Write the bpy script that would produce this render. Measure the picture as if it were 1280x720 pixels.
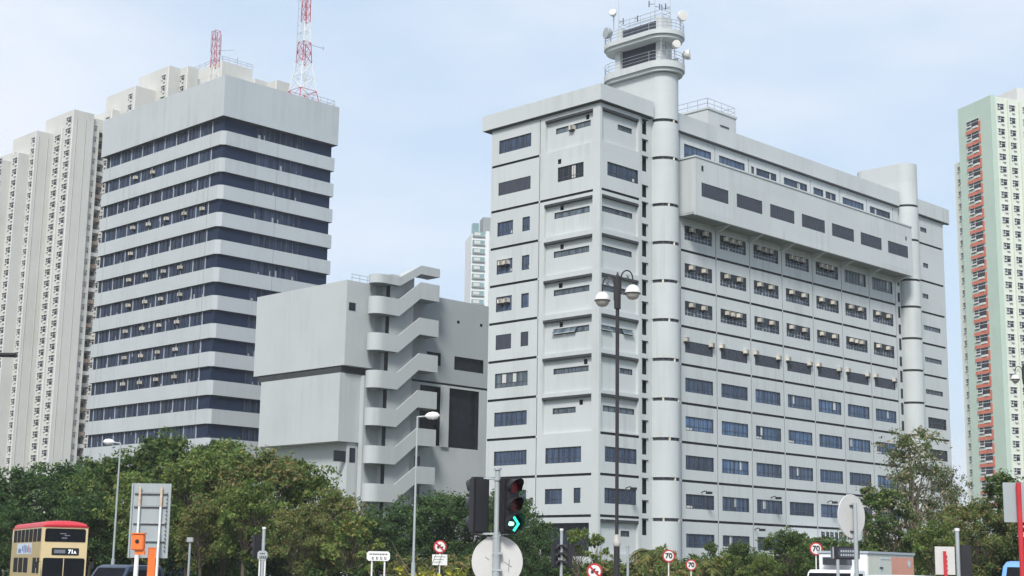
import bpy, bmesh, math, random
from math import radians as R, sin, cos, pi, sqrt
from mathutils import Vector, Matrix, noise

sc = bpy.context.scene
for _o in list(bpy.data.objects):
    bpy.data.objects.remove(_o)
col = sc.collection

# ------------------------------------------------------------------ camera, sky, sun, exposure
cam_d = bpy.data.cameras.new('camera')
cam = bpy.data.objects.new('camera', cam_d)
col.objects.link(cam)
cam_d.sensor_width = 36.0
cam_d.lens = 36.0 * 1863.2 / 1280.0
cam_d.clip_start = 0.2
cam_d.clip_end = 6000.0
cam.matrix_world = (Matrix.Translation((0, 0, 2.0)) @ Matrix.Rotation(R(90) + 0.18662, 4, 'X')
                    @ Matrix.Rotation(0.016397, 4, 'Z'))
sc.camera = cam

SUN_EL, SUN_AZ = 46.0, 191.0            # azimuth clockwise from +Y; the sun stands behind the camera, a little to its left
world = bpy.data.worlds.new('World')
sc.world = world
world.use_nodes = True
wn, wl = world.node_tree.nodes, world.node_tree.links
wn.clear()
w_out = wn.new('ShaderNodeOutputWorld')
w_bg = wn.new('ShaderNodeBackground')
w_bg.inputs['Strength'].default_value = 0.081
w_sky = wn.new('ShaderNodeTexSky')
w_sky.sky_type = 'NISHITA'
w_sky.sun_disc = False
w_sky.sun_elevation = R(SUN_EL)
w_sky.sun_rotation = R(SUN_AZ)
w_sky.air_density = 1.0
w_sky.dust_density = 1.6
w_sky.ozone_density = 1.6
w_tc = wn.new('ShaderNodeTexCoord')
w_map = wn.new('ShaderNodeMapping')
w_map.inputs['Scale'].default_value = (1.3, 1.3, 4.2)
w_map.inputs['Location'].default_value = (0.35, 0.2, 0.1)
w_no = wn.new('ShaderNodeTexNoise')
w_no.inputs['Scale'].default_value = 1.7
w_no.inputs['Detail'].default_value = 7.0
w_no.inputs['Roughness'].default_value = 0.55
w_rmp = wn.new('ShaderNodeValToRGB')
w_rmp.color_ramp.elements[0].position = 0.45
w_rmp.color_ramp.elements[0].color = (0, 0, 0, 1)
w_rmp.color_ramp.elements[1].position = 0.72
w_rmp.color_ramp.elements[1].color = (0.62, 0.62, 0.62, 1)
w_mix = wn.new('ShaderNodeMixRGB')
w_mix.inputs['Color2'].default_value = (8.2, 8.2, 8.6, 1)      # thin bright cloud
w_veil = wn.new('ShaderNodeMixRGB')                             # milky veil over the whole blue sky
w_veil.inputs['Fac'].default_value = 0.72
w_veil.inputs['Color2'].default_value = (5.95, 7.25, 8.75, 1)
wl.new(w_tc.outputs['Generated'], w_map.inputs['Vector'])
wl.new(w_map.outputs['Vector'], w_no.inputs['Vector'])
w_sep = wn.new('ShaderNodeSeparateXYZ')                          # more cloud low on the left than on the right
w_lft = wn.new('ShaderNodeMapRange')
w_lft.inputs['From Min'].default_value = -0.12
w_lft.inputs['From Max'].default_value = -0.34
w_lft.inputs['To Min'].default_value = -0.02
w_lft.inputs['To Max'].default_value = 0.17
w_add = wn.new('ShaderNodeMath')
wl.new(w_tc.outputs['Generated'], w_sep.inputs['Vector'])
wl.new(w_sep.outputs['X'], w_lft.inputs['Value'])
wl.new(w_no.outputs['Fac'], w_add.inputs[0])
wl.new(w_lft.outputs['Result'], w_add.inputs[1])
wl.new(w_add.outputs['Value'], w_rmp.inputs['Fac'])
wl.new(w_rmp.outputs['Color'], w_mix.inputs['Fac'])
wl.new(w_sky.outputs['Color'], w_veil.inputs['Color1'])
wl.new(w_veil.outputs['Color'], w_mix.inputs['Color1'])
wl.new(w_mix.outputs['Color'], w_bg.inputs['Color'])
wl.new(w_bg.outputs['Background'], w_out.inputs['Surface'])

sun_d = bpy.data.lights.new('sun', 'SUN')
sun_d.energy = 2.5
sun_d.angle = R(14)
sun_d.color = (1.0, 0.96, 0.9)
sun = bpy.data.objects.new('sun', sun_d)
col.objects.link(sun)
sun.rotation_euler = Vector((-sin(R(SUN_AZ)) * cos(R(SUN_EL)), -cos(R(SUN_AZ)) * cos(R(SUN_EL)), -sin(R(SUN_EL)))).to_track_quat('-Z', 'Y').to_euler()

sc.view_settings.view_transform = 'Standard'
sc.view_settings.look = 'None'
sc.view_settings.gamma = 1.0
sc.view_settings.exposure = 0.66
sc.view_settings.use_curve_mapping = False
sc.cycles.max_bounces = 6
sc.cycles.use_denoising = True

# ------------------------------------------------------------------ materials
MATS = {}
def mat(name, rgb, rough=0.7, metal=0.0, spec=0.4, var=0.0, vscale=(1, 1, 1), nscale=1.0, rgb2=None, emit=None,
        bump=0.0, rnd=0.0, streak=0.0):
    """one procedural material: base colour varied by noise, plus optional rain streaks"""
    m = bpy.data.materials.new(name)
    m.use_nodes = True
    n, l = m.node_tree.nodes, m.node_tree.links
    b = n['Principled BSDF']
    b.inputs['Roughness'].default_value = rough
    b.inputs['Metallic'].default_value = metal
    b.inputs['Specular IOR Level'].default_value = spec
    if rgb2 is None:
        rgb2 = tuple(c * (1 - var) for c in rgb)
    tc = n.new('ShaderNodeTexCoord')
    mp = n.new('ShaderNodeMapping')
    mp.inputs['Scale'].default_value = vscale
    l.new(tc.outputs['Object'], mp.inputs['Vector'])
    no = n.new('ShaderNodeTexNoise')
    no.inputs['Scale'].default_value = nscale
    no.inputs['Detail'].default_value = 5
    no.inputs['Roughness'].default_value = 0.6
    l.new(mp.outputs['Vector'], no.inputs['Vector'])
    rp = n.new('ShaderNodeValToRGB')
    rp.color_ramp.elements[0].position = 0.32
    rp.color_ramp.elements[1].position = 0.68
    rp.color_ramp.elements[0].color = (*rgb2, 1)
    rp.color_ramp.elements[1].color = (*rgb, 1)
    l.new(no.outputs['Fac'], rp.inputs['Fac'])
    outc = rp.outputs['Color']
    if streak:
        mp2 = n.new('ShaderNodeMapping')
        mp2.inputs['Scale'].default_value = (.9, .9, 0.05)
        l.new(tc.outputs['Object'], mp2.inputs['Vector'])
        n2 = n.new('ShaderNodeTexNoise')
        n2.inputs['Scale'].default_value = 1.6
        n2.inputs['Detail'].default_value = 4
        l.new(mp2.outputs['Vector'], n2.inputs['Vector'])
        r2 = n.new('ShaderNodeValToRGB')
        r2.color_ramp.elements[0].position = 0.28
        r2.color_ramp.elements[1].position = 0.55
        r2.color_ramp.elements[0].color = (1 - streak, 1 - streak, 1 - streak * 1.1, 1)
        r2.color_ramp.elements[1].color = (1, 1, 1, 1)
        l.new(n2.outputs['Fac'], r2.inputs['Fac'])
        mx = n.new('ShaderNodeMixRGB')
        mx.blend_type = 'MULTIPLY'
        mx.inputs['Fac'].default_value = 1
        l.new(outc, mx.inputs['Color1'])
        l.new(r2.outputs['Color'], mx.inputs['Color2'])
        pn = n.new('ShaderNodeTexNoise')                            # the streaks come and go from place to place
        pn.inputs['Scale'].default_value = .16
        pn.inputs['Detail'].default_value = 3
        l.new(tc.outputs['Object'], pn.inputs['Vector'])
        pm = n.new('ShaderNodeMapRange')
        pm.inputs['From Min'].default_value = .42
        pm.inputs['From Max'].default_value = .62
        l.new(pn.outputs['Fac'], pm.inputs['Value'])
        l.new(pm.outputs['Result'], mx.inputs['Fac'])
        outc = mx.outputs['Color']
    if rnd:
        oi = n.new('ShaderNodeObjectInfo')
        mr = n.new('ShaderNodeMapRange')
        mr.inputs['To Min'].default_value = 1 - rnd
        mr.inputs['To Max'].default_value = 1 + rnd
        l.new(oi.outputs['Random'], mr.inputs['Value'])
        mx = n.new('ShaderNodeMixRGB')
        mx.blend_type = 'MULTIPLY'
        mx.inputs['Fac'].default_value = 1
        l.new(outc, mx.inputs['Color1'])
        l.new(mr.outputs['Result'], mx.inputs['Color2'])
        outc = mx.outputs['Color']
        # every copy gets its own pattern
        ad = n.new('ShaderNodeVectorMath')
        ad.operation = 'ADD'
        sc_ = n.new('ShaderNodeMath')
        sc_.operation = 'MULTIPLY'
        sc_.inputs[1].default_value = 57.0
        l.new(oi.outputs['Random'], sc_.inputs[0])
        l.new(tc.outputs['Object'], ad.inputs[0])
        l.new(sc_.outputs['Value'], ad.inputs[1])
        l.new(ad.outputs['Vector'], mp.inputs['Vector'])
    l.new(outc, b.inputs['Base Color'])
    if bump:
        bp = n.new('ShaderNodeBump')
        bp.inputs['Strength'].default_value = bump
        l.new(no.outputs['Fac'], bp.inputs['Height'])
        l.new(bp.outputs['Normal'], b.inputs['Normal'])
    if emit:
        b.inputs['Emission Color'].default_value = (*emit[:3], 1)
        b.inputs['Emission Strength'].default_value = emit[3]
    MATS[name] = m
    return m

mat('wall_grey', (.53, .56, .565), .8, var=.045, nscale=.22, streak=.16)
def panel_tone(name, off, size, amt):
    """every cast panel was painted a shade of its own"""
    m = MATS[name]
    n, l = m.node_tree.nodes, m.node_tree.links
    b = n['Principled BSDF']
    src = b.inputs['Base Color'].links[0].from_socket
    tc = n.new('ShaderNodeTexCoord')
    v1 = n.new('ShaderNodeVectorMath'); v1.operation = 'SUBTRACT'; v1.inputs[1].default_value = off
    v2 = n.new('ShaderNodeVectorMath'); v2.operation = 'DIVIDE'; v2.inputs[1].default_value = size
    v3 = n.new('ShaderNodeVectorMath'); v3.operation = 'FLOOR'
    w = n.new('ShaderNodeTexWhiteNoise'); w.noise_dimensions = '3D'
    mr = n.new('ShaderNodeMapRange'); mr.inputs['To Min'].default_value = 1 - amt; mr.inputs['To Max'].default_value = 1 + amt
    mx = n.new('ShaderNodeMixRGB'); mx.blend_type = 'MULTIPLY'; mx.inputs['Fac'].default_value = 1
    l.new(tc.outputs['Object'], v1.inputs[0]); l.new(v1.outputs[0], v2.inputs[0]); l.new(v2.outputs[0], v3.inputs[0])
    l.new(v3.outputs[0], w.inputs['Vector']); l.new(w.outputs['Value'], mr.inputs['Value'])
    l.new(src, mx.inputs['Color1']); l.new(mr.outputs['Result'], mx.inputs['Color2'])
    l.new(mx.outputs['Color'], b.inputs['Base Color'])
panel_tone('wall_grey', (.45, -41, -.75), (5.965, 8.1 + 41, 3.9), .03)
mat('wall_blue_grey', (.46, .495, .515), .8, var=.06, nscale=.2, streak=.14)
mat('wall_annex', (.48, .51, .52), .8, var=.06, nscale=.2, streak=.13)
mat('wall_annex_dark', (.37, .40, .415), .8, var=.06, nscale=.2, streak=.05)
mat('trim_dark', (.05, .056, .064), .8, var=.3, nscale=2)
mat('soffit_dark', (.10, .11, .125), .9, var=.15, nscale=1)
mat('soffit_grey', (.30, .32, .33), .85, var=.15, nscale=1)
mat('roof_grey', (.25, .25, .24), .9, var=.2, nscale=1)
mat('glass_blue', (.078, .122, .205), .2, spec=.35, rgb2=(.012, .020, .042), vscale=(2.6, 1, .16), nscale=1.1, rnd=.4)
mat('glass_bright', (.14, .24, .40), .2, spec=.3, rgb2=(.02, .04, .10), vscale=(2.6, 1, .16), nscale=1.2, rnd=.35)
mat('glass_grid', (.055, .08, .125), .2, spec=.25, rgb2=(.02, .028, .045), vscale=(1.6, 1, 1), nscale=1.6, rnd=.3)
mat('glass_band', (.050, .075, .13), .35, spec=.10, rgb2=(.006, .012, .032), vscale=(2.0, 2.0, .05), nscale=1.0, rnd=.18)
mat('glass_band_plain', (.018, .031, .064), .45, spec=.08, var=.12, nscale=.3)
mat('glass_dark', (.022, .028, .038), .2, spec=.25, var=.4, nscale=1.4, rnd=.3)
mat('glass_strip', (.13, .17, .20), .2, spec=.5, rgb2=(.03, .04, .055), vscale=(1.5, 1, .3), nscale=1.2, rnd=.3)
mat('glass_vehicle', (.012, .014, .018), .5, spec=.04, var=.3, nscale=2)
mat('curtain', (.62, .62, .58), .9, var=.15, vscale=(8, 1, .2), nscale=2)
mat('blind_pale', (.34, .36, .38), .9, var=.25, nscale=2)
mat('frame_dark', (.06, .068, .085), .5, var=.2, nscale=2)
mat('frame_white', (.62, .63, .62), .5, var=.1, nscale=2)
mat('louvre_grey', (.052, .058, .085), .55, var=.2, vscale=(1, 1, .2), nscale=3, rnd=.12)
mat('collar_grey', (.48, .46, .42), .6, var=.25, nscale=8)
mat('ac_beige', (.72, .67, .58), .6, var=.2, nscale=3, rnd=.15)
mat('ac_grille', (.16, .15, .14), .6, var=.3, nscale=4)
mat('cream_wall', (.565, .565, .535), .85, var=.08, nscale=.12, streak=.10)
mat('cream_white', (.70, .70, .68), .85, var=.06, nscale=.2, streak=.08)
mat('brown_stain', (.32, .25, .20), .9, var=.3, nscale=.4)
mat('green_wall', (.47, .58, .50), .85, var=.06, nscale=.15, streak=.06)
mat('pale_wall', (.66, .70, .62), .85, var=.06, nscale=.15, streak=.06)
mat('red_panel', (.62, .18, .12), .8, var=.2, nscale=.6)
mat('teal_glass', (.26, .42, .42), .25, rgb2=(.12, .2, .22), vscale=(.6, .6, .2), nscale=.8, spec=.5)
mat('far_white', (.72, .74, .74), .85, var=.05, nscale=.2)
mat('steel', (.45, .47, .48), .45, metal=.35, var=.2, nscale=3)
mat('galvanised', (.42, .46, .47), .55, metal=.2, var=.22, vscale=(4, 4, .6), nscale=2)
mat('panel_grey', (.36, .40, .41), .6, metal=.1, var=.12, vscale=(1, 1, .3), nscale=3)
mat('white_paint', (.76, .76, .74), .5, var=.07, nscale=3)
mat('disc_back', (.58, .57, .55), .6, var=.10, nscale=4)
mat('black_paint', (.022, .022, .026), .45, var=.2, nscale=4)
mat('black_plain', (.016, .017, .02), .6, var=.2, nscale=3)
mat('pole_dark', (.030, .027, .030), .5, var=.25, vscale=(3, 3, .6), nscale=3)
mat('red_paint', (.55, .035, .045), .45, var=.2, nscale=4)
mat('mast_red', (.50, .05, .06), .6, var=.2, nscale=3)
mat('mast_white', (.76, .76, .74), .6, var=.1, nscale=3)
mat('orange_paint', (.86, .20, .045), .5, var=.12, nscale=4)
mat('rust_tape', (.55, .33, .16), .7, rgb2=(.62, .58, .52), nscale=14)
mat('globe_white', (.70, .69, .66), .35, var=.04, nscale=4)
mat('globe_lens', (.40, .38, .34), .25, var=.25, nscale=6)
mat('lens_red', (.16, .012, .014), .25, var=.2, nscale=10)
mat('lens_amber', (.10, .02, .016), .25, var=.2, nscale=10)
mat('lens_black', (.01, .012, .014), .3)
mat('lens_green_lit', (.02, .5, .35), .4, emit=(.05, .95, .62, 1.0))
mat('lens_core_lit', (.3, .8, .7), .4, emit=(.45, 1.0, .88, 1.1))
mat('bus_cream', (.74, .58, .33), .4, var=.06, nscale=2)
mat('bus_gold', (.50, .38, .17), .4, var=.14, nscale=2)
mat('bus_red', (.60, .03, .045), .4, var=.12, nscale=2)
mat('bus_blind', (.012, .012, .016), .3)
mat('blind_text', (.75, .78, .82), .6, emit=(.8, .85, .9, .35))
mat('blind_grey', (.22, .24, .28), .6, var=.4, vscale=(14, 1, 1), nscale=2)
mat('ad_pale', (.60, .66, .74), .5, var=.05, nscale=2)
mat('ad_blue', (.12, .2, .42), .5)
mat('ad_red', (.6, .12, .08), .5)
mat('car_navy', (.03, .048, .085), .25, spec=.6, var=.1)
mat('car_white', (.78, .80, .82), .3, spec=.5, var=.04)
mat('car_blue', (.16, .36, .72), .35, spec=.5, var=.1)
mat('truck_cream', (.66, .66, .56), .6, rgb2=(.55, .60, .54), nscale=.8)
mat('truck_salmon', (.70, .34, .25), .6, rgb2=(.62, .30, .22), nscale=1)
mat('truck_trim', (.40, .45, .50), .5)
mat('tyre', (.02, .02, .02), .9, var=.3, nscale=6)
mat('sign_text', (.03, .03, .035), .6)
mat('asphalt', (.055, .055, .058), .9, var=.25, nscale=3, bump=.1)
mat('paving', (.28, .27, .26), .9, var=.2, nscale=2)
mat('kerb_stone', (.38, .37, .35), .9, var=.2, nscale=2)
mat('road_line', (.75, .75, .72), .8, var=.12, nscale=6)
mat('grass', (.07, .10, .03), .95, rgb2=(.045, .06, .02), nscale=.6)
mat('earth', (.10, .09, .06), .95, rgb2=(.06, .075, .03), nscale=.05)
mat('bark', (.13, .105, .08), .95, rgb2=(.07, .055, .04), vscale=(3, 3, .5), nscale=2, bump=.3)
mat('bark_pale', (.26, .22, .17), .95, rgb2=(.15, .12, .09), vscale=(3, 3, .5), nscale=2)

def leaf_mat(name, a, b, c, wc=.25, scale=.45):
    """leaves: clumps of two greens, a share of odd-coloured leaves, a bit of light passing through"""
    m = bpy.data.materials.new(name)
    m.use_nodes = True
    n, l = m.node_tree.nodes, m.node_tree.links
    n.clear()
    o = n.new('ShaderNodeOutputMaterial')
    tc = n.new('ShaderNodeTexCoord')
    no = n.new('ShaderNodeTexNoise')
    no.inputs['Scale'].default_value = scale
    no.inputs['Detail'].default_value = 3
    l.new(tc.outputs['Object'], no.inputs['Vector'])
    rp = n.new('ShaderNodeValToRGB')
    rp.color_ramp.elements[0].position = .38
    rp.color_ramp.elements[1].position = .62
    rp.color_ramp.elements[0].color = (*a, 1)
    rp.color_ramp.elements[1].color = (*b, 1)
    l.new(no.outputs['Fac'], rp.inputs['Fac'])
    ge = n.new('ShaderNodeNewGeometry')
    r2 = n.new('ShaderNodeValToRGB')
    r2.color_ramp.interpolation = 'LINEAR'
    r2.color_ramp.elements[0].position = 1 - wc - .05
    r2.color_ramp.elements[1].position = 1 - wc + .05
    r2.color_ramp.elements[0].color = (0, 0, 0, 1)
    r2.color_ramp.elements[1].color = (1, 1, 1, 1)
    l.new(ge.outputs['Random Per Island'], r2.inputs['Fac'])
    mx = n.new('ShaderNodeMixRGB')
    mx.inputs['Color2'].default_value = (*c, 1)
    l.new(r2.outputs['Color'], mx.inputs['Fac'])
    l.new(rp.outputs['Color'], mx.inputs['Color1'])
    hv = n.new('ShaderNodeHueSaturation')
    mr = n.new('ShaderNodeMapRange')
    mr.inputs['To Min'].default_value = .62
    mr.inputs['To Max'].default_value = 1.38
    l.new(ge.outputs['Random Per Island'], mr.inputs['Value'])
    l.new(mr.outputs['Result'], hv.inputs['Value'])
    l.new(mx.outputs['Color'], hv.inputs['Color'])
    d = n.new('ShaderNodeBsdfPrincipled')
    d.inputs['Roughness'].default_value = .55
    d.inputs['Specular IOR Level'].default_value = .25
    t = n.new('ShaderNodeBsdfTranslucent')
    l.new(hv.outputs['Color'], d.inputs['Base Color'])
    l.new(hv.outputs['Color'], t.inputs['Color'])
    ms = n.new('ShaderNodeMixShader')
    ms.inputs['Fac'].default_value = .38
    l.new(d.outputs[0], ms.inputs[1])
    l.new(t.outputs[0], ms.inputs[2])
    l.new(ms.outputs[0], o.inputs['Surface'])
    MATS[name] = m

leaf_mat('leaf_dark', (0.037, 0.084, 0.029), (0.070, 0.139, 0.043), (0.099, 0.155, 0.038), .2)
leaf_mat('leaf_mid', (0.054, 0.107, 0.030), (0.103, 0.174, 0.045), (0.164, 0.192, 0.054), .2)
leaf_mat('leaf_olive', (0.094, 0.166, 0.037), (0.165, 0.240, 0.057), (0.226, 0.222, 0.068), .18)
leaf_mat('leaf_russet', (0.101, 0.161, 0.042), (0.165, 0.213, 0.061), (0.248, 0.175, 0.075), .20)
leaf_mat('leaf_bright', (0.094, 0.167, 0.038), (0.175, 0.248, 0.058), (0.269, 0.236, 0.078), .22)
leaf_mat('leaf_dry', (.095, .150, .055), (.165, .215, .080), (.30, .24, .15), .25)
leaf_mat('leaf_palm', (0.094, 0.130, 0.034), (0.164, 0.174, 0.050), (0.257, 0.211, 0.067), .25)
leaf_mat('leaf_yellow', (0.211, 0.236, 0.034), (0.374, 0.372, 0.045), (0.445, 0.422, 0.067), .3)

# ------------------------------------------------------------------ mesh builder and tagging
class MB:
    def __init__(s):
        s.v, s.f, s.m, s.mats = [], [], [], []
    def mi(s, name):
        if name not in s.mats:
            s.mats.append(name)
        return s.mats.index(name)
    def face(s, pts, m):
        k = len(s.v)
        s.v += [tuple(p) for p in pts]
        s.f.append(tuple(range(k, k + len(pts))))
        s.m.append(s.mi(m))
    def box(s, x0, x1, y0, y1, z0, z1, m):
        if x0 > x1: x0, x1 = x1, x0
        if y0 > y1: y0, y1 = y1, y0
        k = len(s.v)
        s.v += [(x0, y0, z0), (x1, y0, z0), (x1, y1, z0), (x0, y1, z0), (x0, y0, z1), (x1, y0, z1), (x1, y1, z1), (x0, y1, z1)]
        i = s.mi(m)
        for q in ((0, 3, 2, 1), (4, 5, 6, 7), (0, 1, 5, 4), (1, 2, 6, 5), (2, 3, 7, 6), (3, 0, 4, 7)):
            s.f.append(tuple(k + j for j in q)); s.m.append(i)
        return s
    def prism(s, poly, z0, z1, m, mtop=None, mbot=None, fn=None):
        """poly in (a, b), extruded along c; fn maps (a, b, c) to a point"""
        fn = fn or (lambda a, b, c: (a, b, c))
        n, k = len(poly), len(s.v)
        s.v += [fn(a, b, z0) for a, b in poly] + [fn(a, b, z1) for a, b in poly]
        i = s.mi(m)
        for j in range(n):
            s.f.append((k + j, k + (j + 1) % n, k + n + (j + 1) % n, k + n + j)); s.m.append(i)
        s.f.append(tuple(k + n + j for j in range(n))); s.m.append(s.mi(mtop or m))
        s.f.append(tuple(k + j for j in reversed(range(n)))); s.m.append(s.mi(mbot or m))
        return s
    def tube(s, pts, r, m, n=8, r1=None, caps=True):
        pts = [Vector(p) for p in pts]
        L = len(pts)
        k = len(s.v)
        i = s.mi(m)
        up = None
        for j, p in enumerate(pts):
            d = (pts[min(j + 1, L - 1)] - pts[max(j - 1, 0)]).normalized()
            if up is None:
                up = Vector((0, 0, 1)) if abs(d.z) < .9 else Vector((1, 0, 0))
            a = d.cross(up).normalized()
            b = a.cross(d).normalized()
            up = b
            rr = r if r1 is None else r + (r1 - r) * j / max(1, L - 1)
            s.v += [tuple(p + (a * cos(2 * pi * q / n) + b * sin(2 * pi * q / n)) * rr) for q in range(n)]
        for j in range(L - 1):
            for q in range(n):
                s.f.append((k + j * n + q, k + j * n + (q + 1) % n, k + (j + 1) * n + (q + 1) % n, k + (j + 1) * n + q)); s.m.append(i)
        if caps:
            s.f.append(tuple(k + q for q in reversed(range(n)))); s.m.append(i)
            s.f.append(tuple(k + (L - 1) * n + q for q in range(n))); s.m.append(i)
        return s
    def lathe(s, prof, m, n=20, c=(0, 0, 0), axis=None):
        """prof: list of (radius, height) ; axis: direction of the height"""
        k = len(s.v)
        i = s.mi(m)
        q = Vector((0, 0, 1)).rotation_difference(Vector(axis).normalized()) if axis is not None else None
        for r, h in prof:
            for j in range(n):
                p = Vector((r * cos(2 * pi * j / n), r * sin(2 * pi * j / n), h))
                if q: p = q @ p
                s.v.append((p.x + c[0], p.y + c[1], p.z + c[2]))
        for a in range(len(prof) - 1):
            for j in range(n):
                s.f.append((k + a * n + j, k + a * n + (j + 1) % n, k + (a + 1) * n + (j + 1) % n, k + (a + 1) * n + j)); s.m.append(i)
        s.f.append(tuple(k + j for j in reversed(range(n)))); s.m.append(i)
        e = k + (len(prof) - 1) * n
        s.f.append(tuple(e + j for j in range(n))); s.m.append(i)
        return s
    def mesh(s, name, smooth=False, bevel=0):
        me = bpy.data.meshes.new(name)
        me.from_pydata(s.v, [], s.f)
        for q in s.mats:
            me.materials.append(MATS[q])
        me.polygons.foreach_set('material_index', s.m)
        if bevel:
            bm = bmesh.new(); bm.from_mesh(me)
            bmesh.ops.remove_doubles(bm, verts=bm.verts, dist=1e-5)
            eg = [e for e in bm.edges if len(e.link_faces) == 2 and e.calc_face_angle(0) > .5]
            bmesh.ops.bevel(bm, geom=eg, offset=bevel, segments=2, affect='EDGES', clamp_overlap=True)
            bm.to_mesh(me); bm.free()
        if smooth:
            me.polygons.foreach_set('use_smooth', [True] * len(me.polygons))
            try:
                me.set_sharp_from_angle(angle=R(40))
            except Exception:
                pass
        me.update()
        return me
    def obj(s, name, parent=None, loc=(0, 0, 0), rz=0.0, smooth=False, bevel=0):
        return put(name, s.mesh(name, smooth, bevel), parent, loc, rz)

def put(name, me, parent=None, loc=(0, 0, 0), rz=0.0, rot=None):
    o = bpy.data.objects.new(name, me)
    o.location = loc
    o.rotation_euler = rot if rot else (0, 0, rz)
    if parent: o.parent = parent
    col.objects.link(o)
    return o
def tag(o, label, cat, group=None):
    o['label'] = label; o['category'] = cat
    if group: o['group'] = group
    return o
def thing(name, label, cat, loc=(0, 0, 0), rz=0.0, group=None):
    return tag(put(name, None, None, loc, rz), label, cat, group)
def kind(o, k='structure'):
    o['kind'] = k
    return o
def copy_tree(o, parent=None):
    c = o.copy(); col.objects.link(c)
    if parent: c.parent = parent
    for ch in list(o.children):
        copy_tree(ch, c)
    return c
def text_mesh(name, body, size, m, extrude=.004, font_align='CENTER'):
    cu = bpy.data.curves.new(name, 'FONT')
    cu.body = body; cu.size = size; cu.offset = .014; cu.extrude = extrude
    cu.align_x = font_align; cu.align_y = 'CENTER'
    ob = bpy.data.objects.new(name, cu)
    me = bpy.data.meshes.new_from_object(ob)
    me.materials.clear(); me.materials.append(MATS[m])
    bpy.data.objects.remove(ob); bpy.data.curves.remove(cu)
    return me

def facade(mb, P, u0, u1, z0, z1, holes, m, backm=None):
    """wall sheet with real openings. P maps (u, depth, z). hole = (ua, ub, za, zb, depth[, back material])"""
    us = sorted({round(x, 4) for x in [u0, u1] + [h[0] for h in holes] + [h[1] for h in holes] if u0 - 1e-6 <= x <= u1 + 1e-6})
    zs = sorted({round(x, 4) for x in [z0, z1] + [h[2] for h in holes] + [h[3] for h in holes] if z0 - 1e-6 <= x <= z1 + 1e-6})
    def inh(u, z):
        return any(h[0] < u < h[1] and h[2] < z < h[3] for h in holes)
    for a, b in zip(us, us[1:]):
        run = None
        for c, d in zip(zs, zs[1:]):
            if inh((a + b) / 2, (c + d) / 2):
                if run: mb.face([P(a, 0, run[0]), P(b, 0, run[0]), P(b, 0, run[1]), P(a, 0, run[1])], m); run = None
            else:
                run = (run[0], d) if run else (c, d)
        if run: mb.face([P(a, 0, run[0]), P(b, 0, run[0]), P(b, 0, run[1]), P(a, 0, run[1])], m)
    for h in holes:
        a, b, c, d, e = h[:5]
        rm = h[5] if len(h) > 5 and h[5] else m
        mb.face([P(a, 0, c), P(a, e, c), P(a, e, d), P(a, 0, d)], rm)
        mb.face([P(b, 0, c), P(b, e, c), P(b, e, d), P(b, 0, d)], rm)
        mb.face([P(a, 0, c), P(b, 0, c), P(b, e, c), P(a, e, c)], rm)
        mb.face([P(a, 0, d), P(b, 0, d), P(b, e, d), P(a, e, d)], rm)
        if len(h) < 7:
            mb.face([P(a, e, c), P(b, e, c), P(b, e, d), P(a, e, d)], h[5] if len(h) > 5 and h[5] else m)

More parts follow.
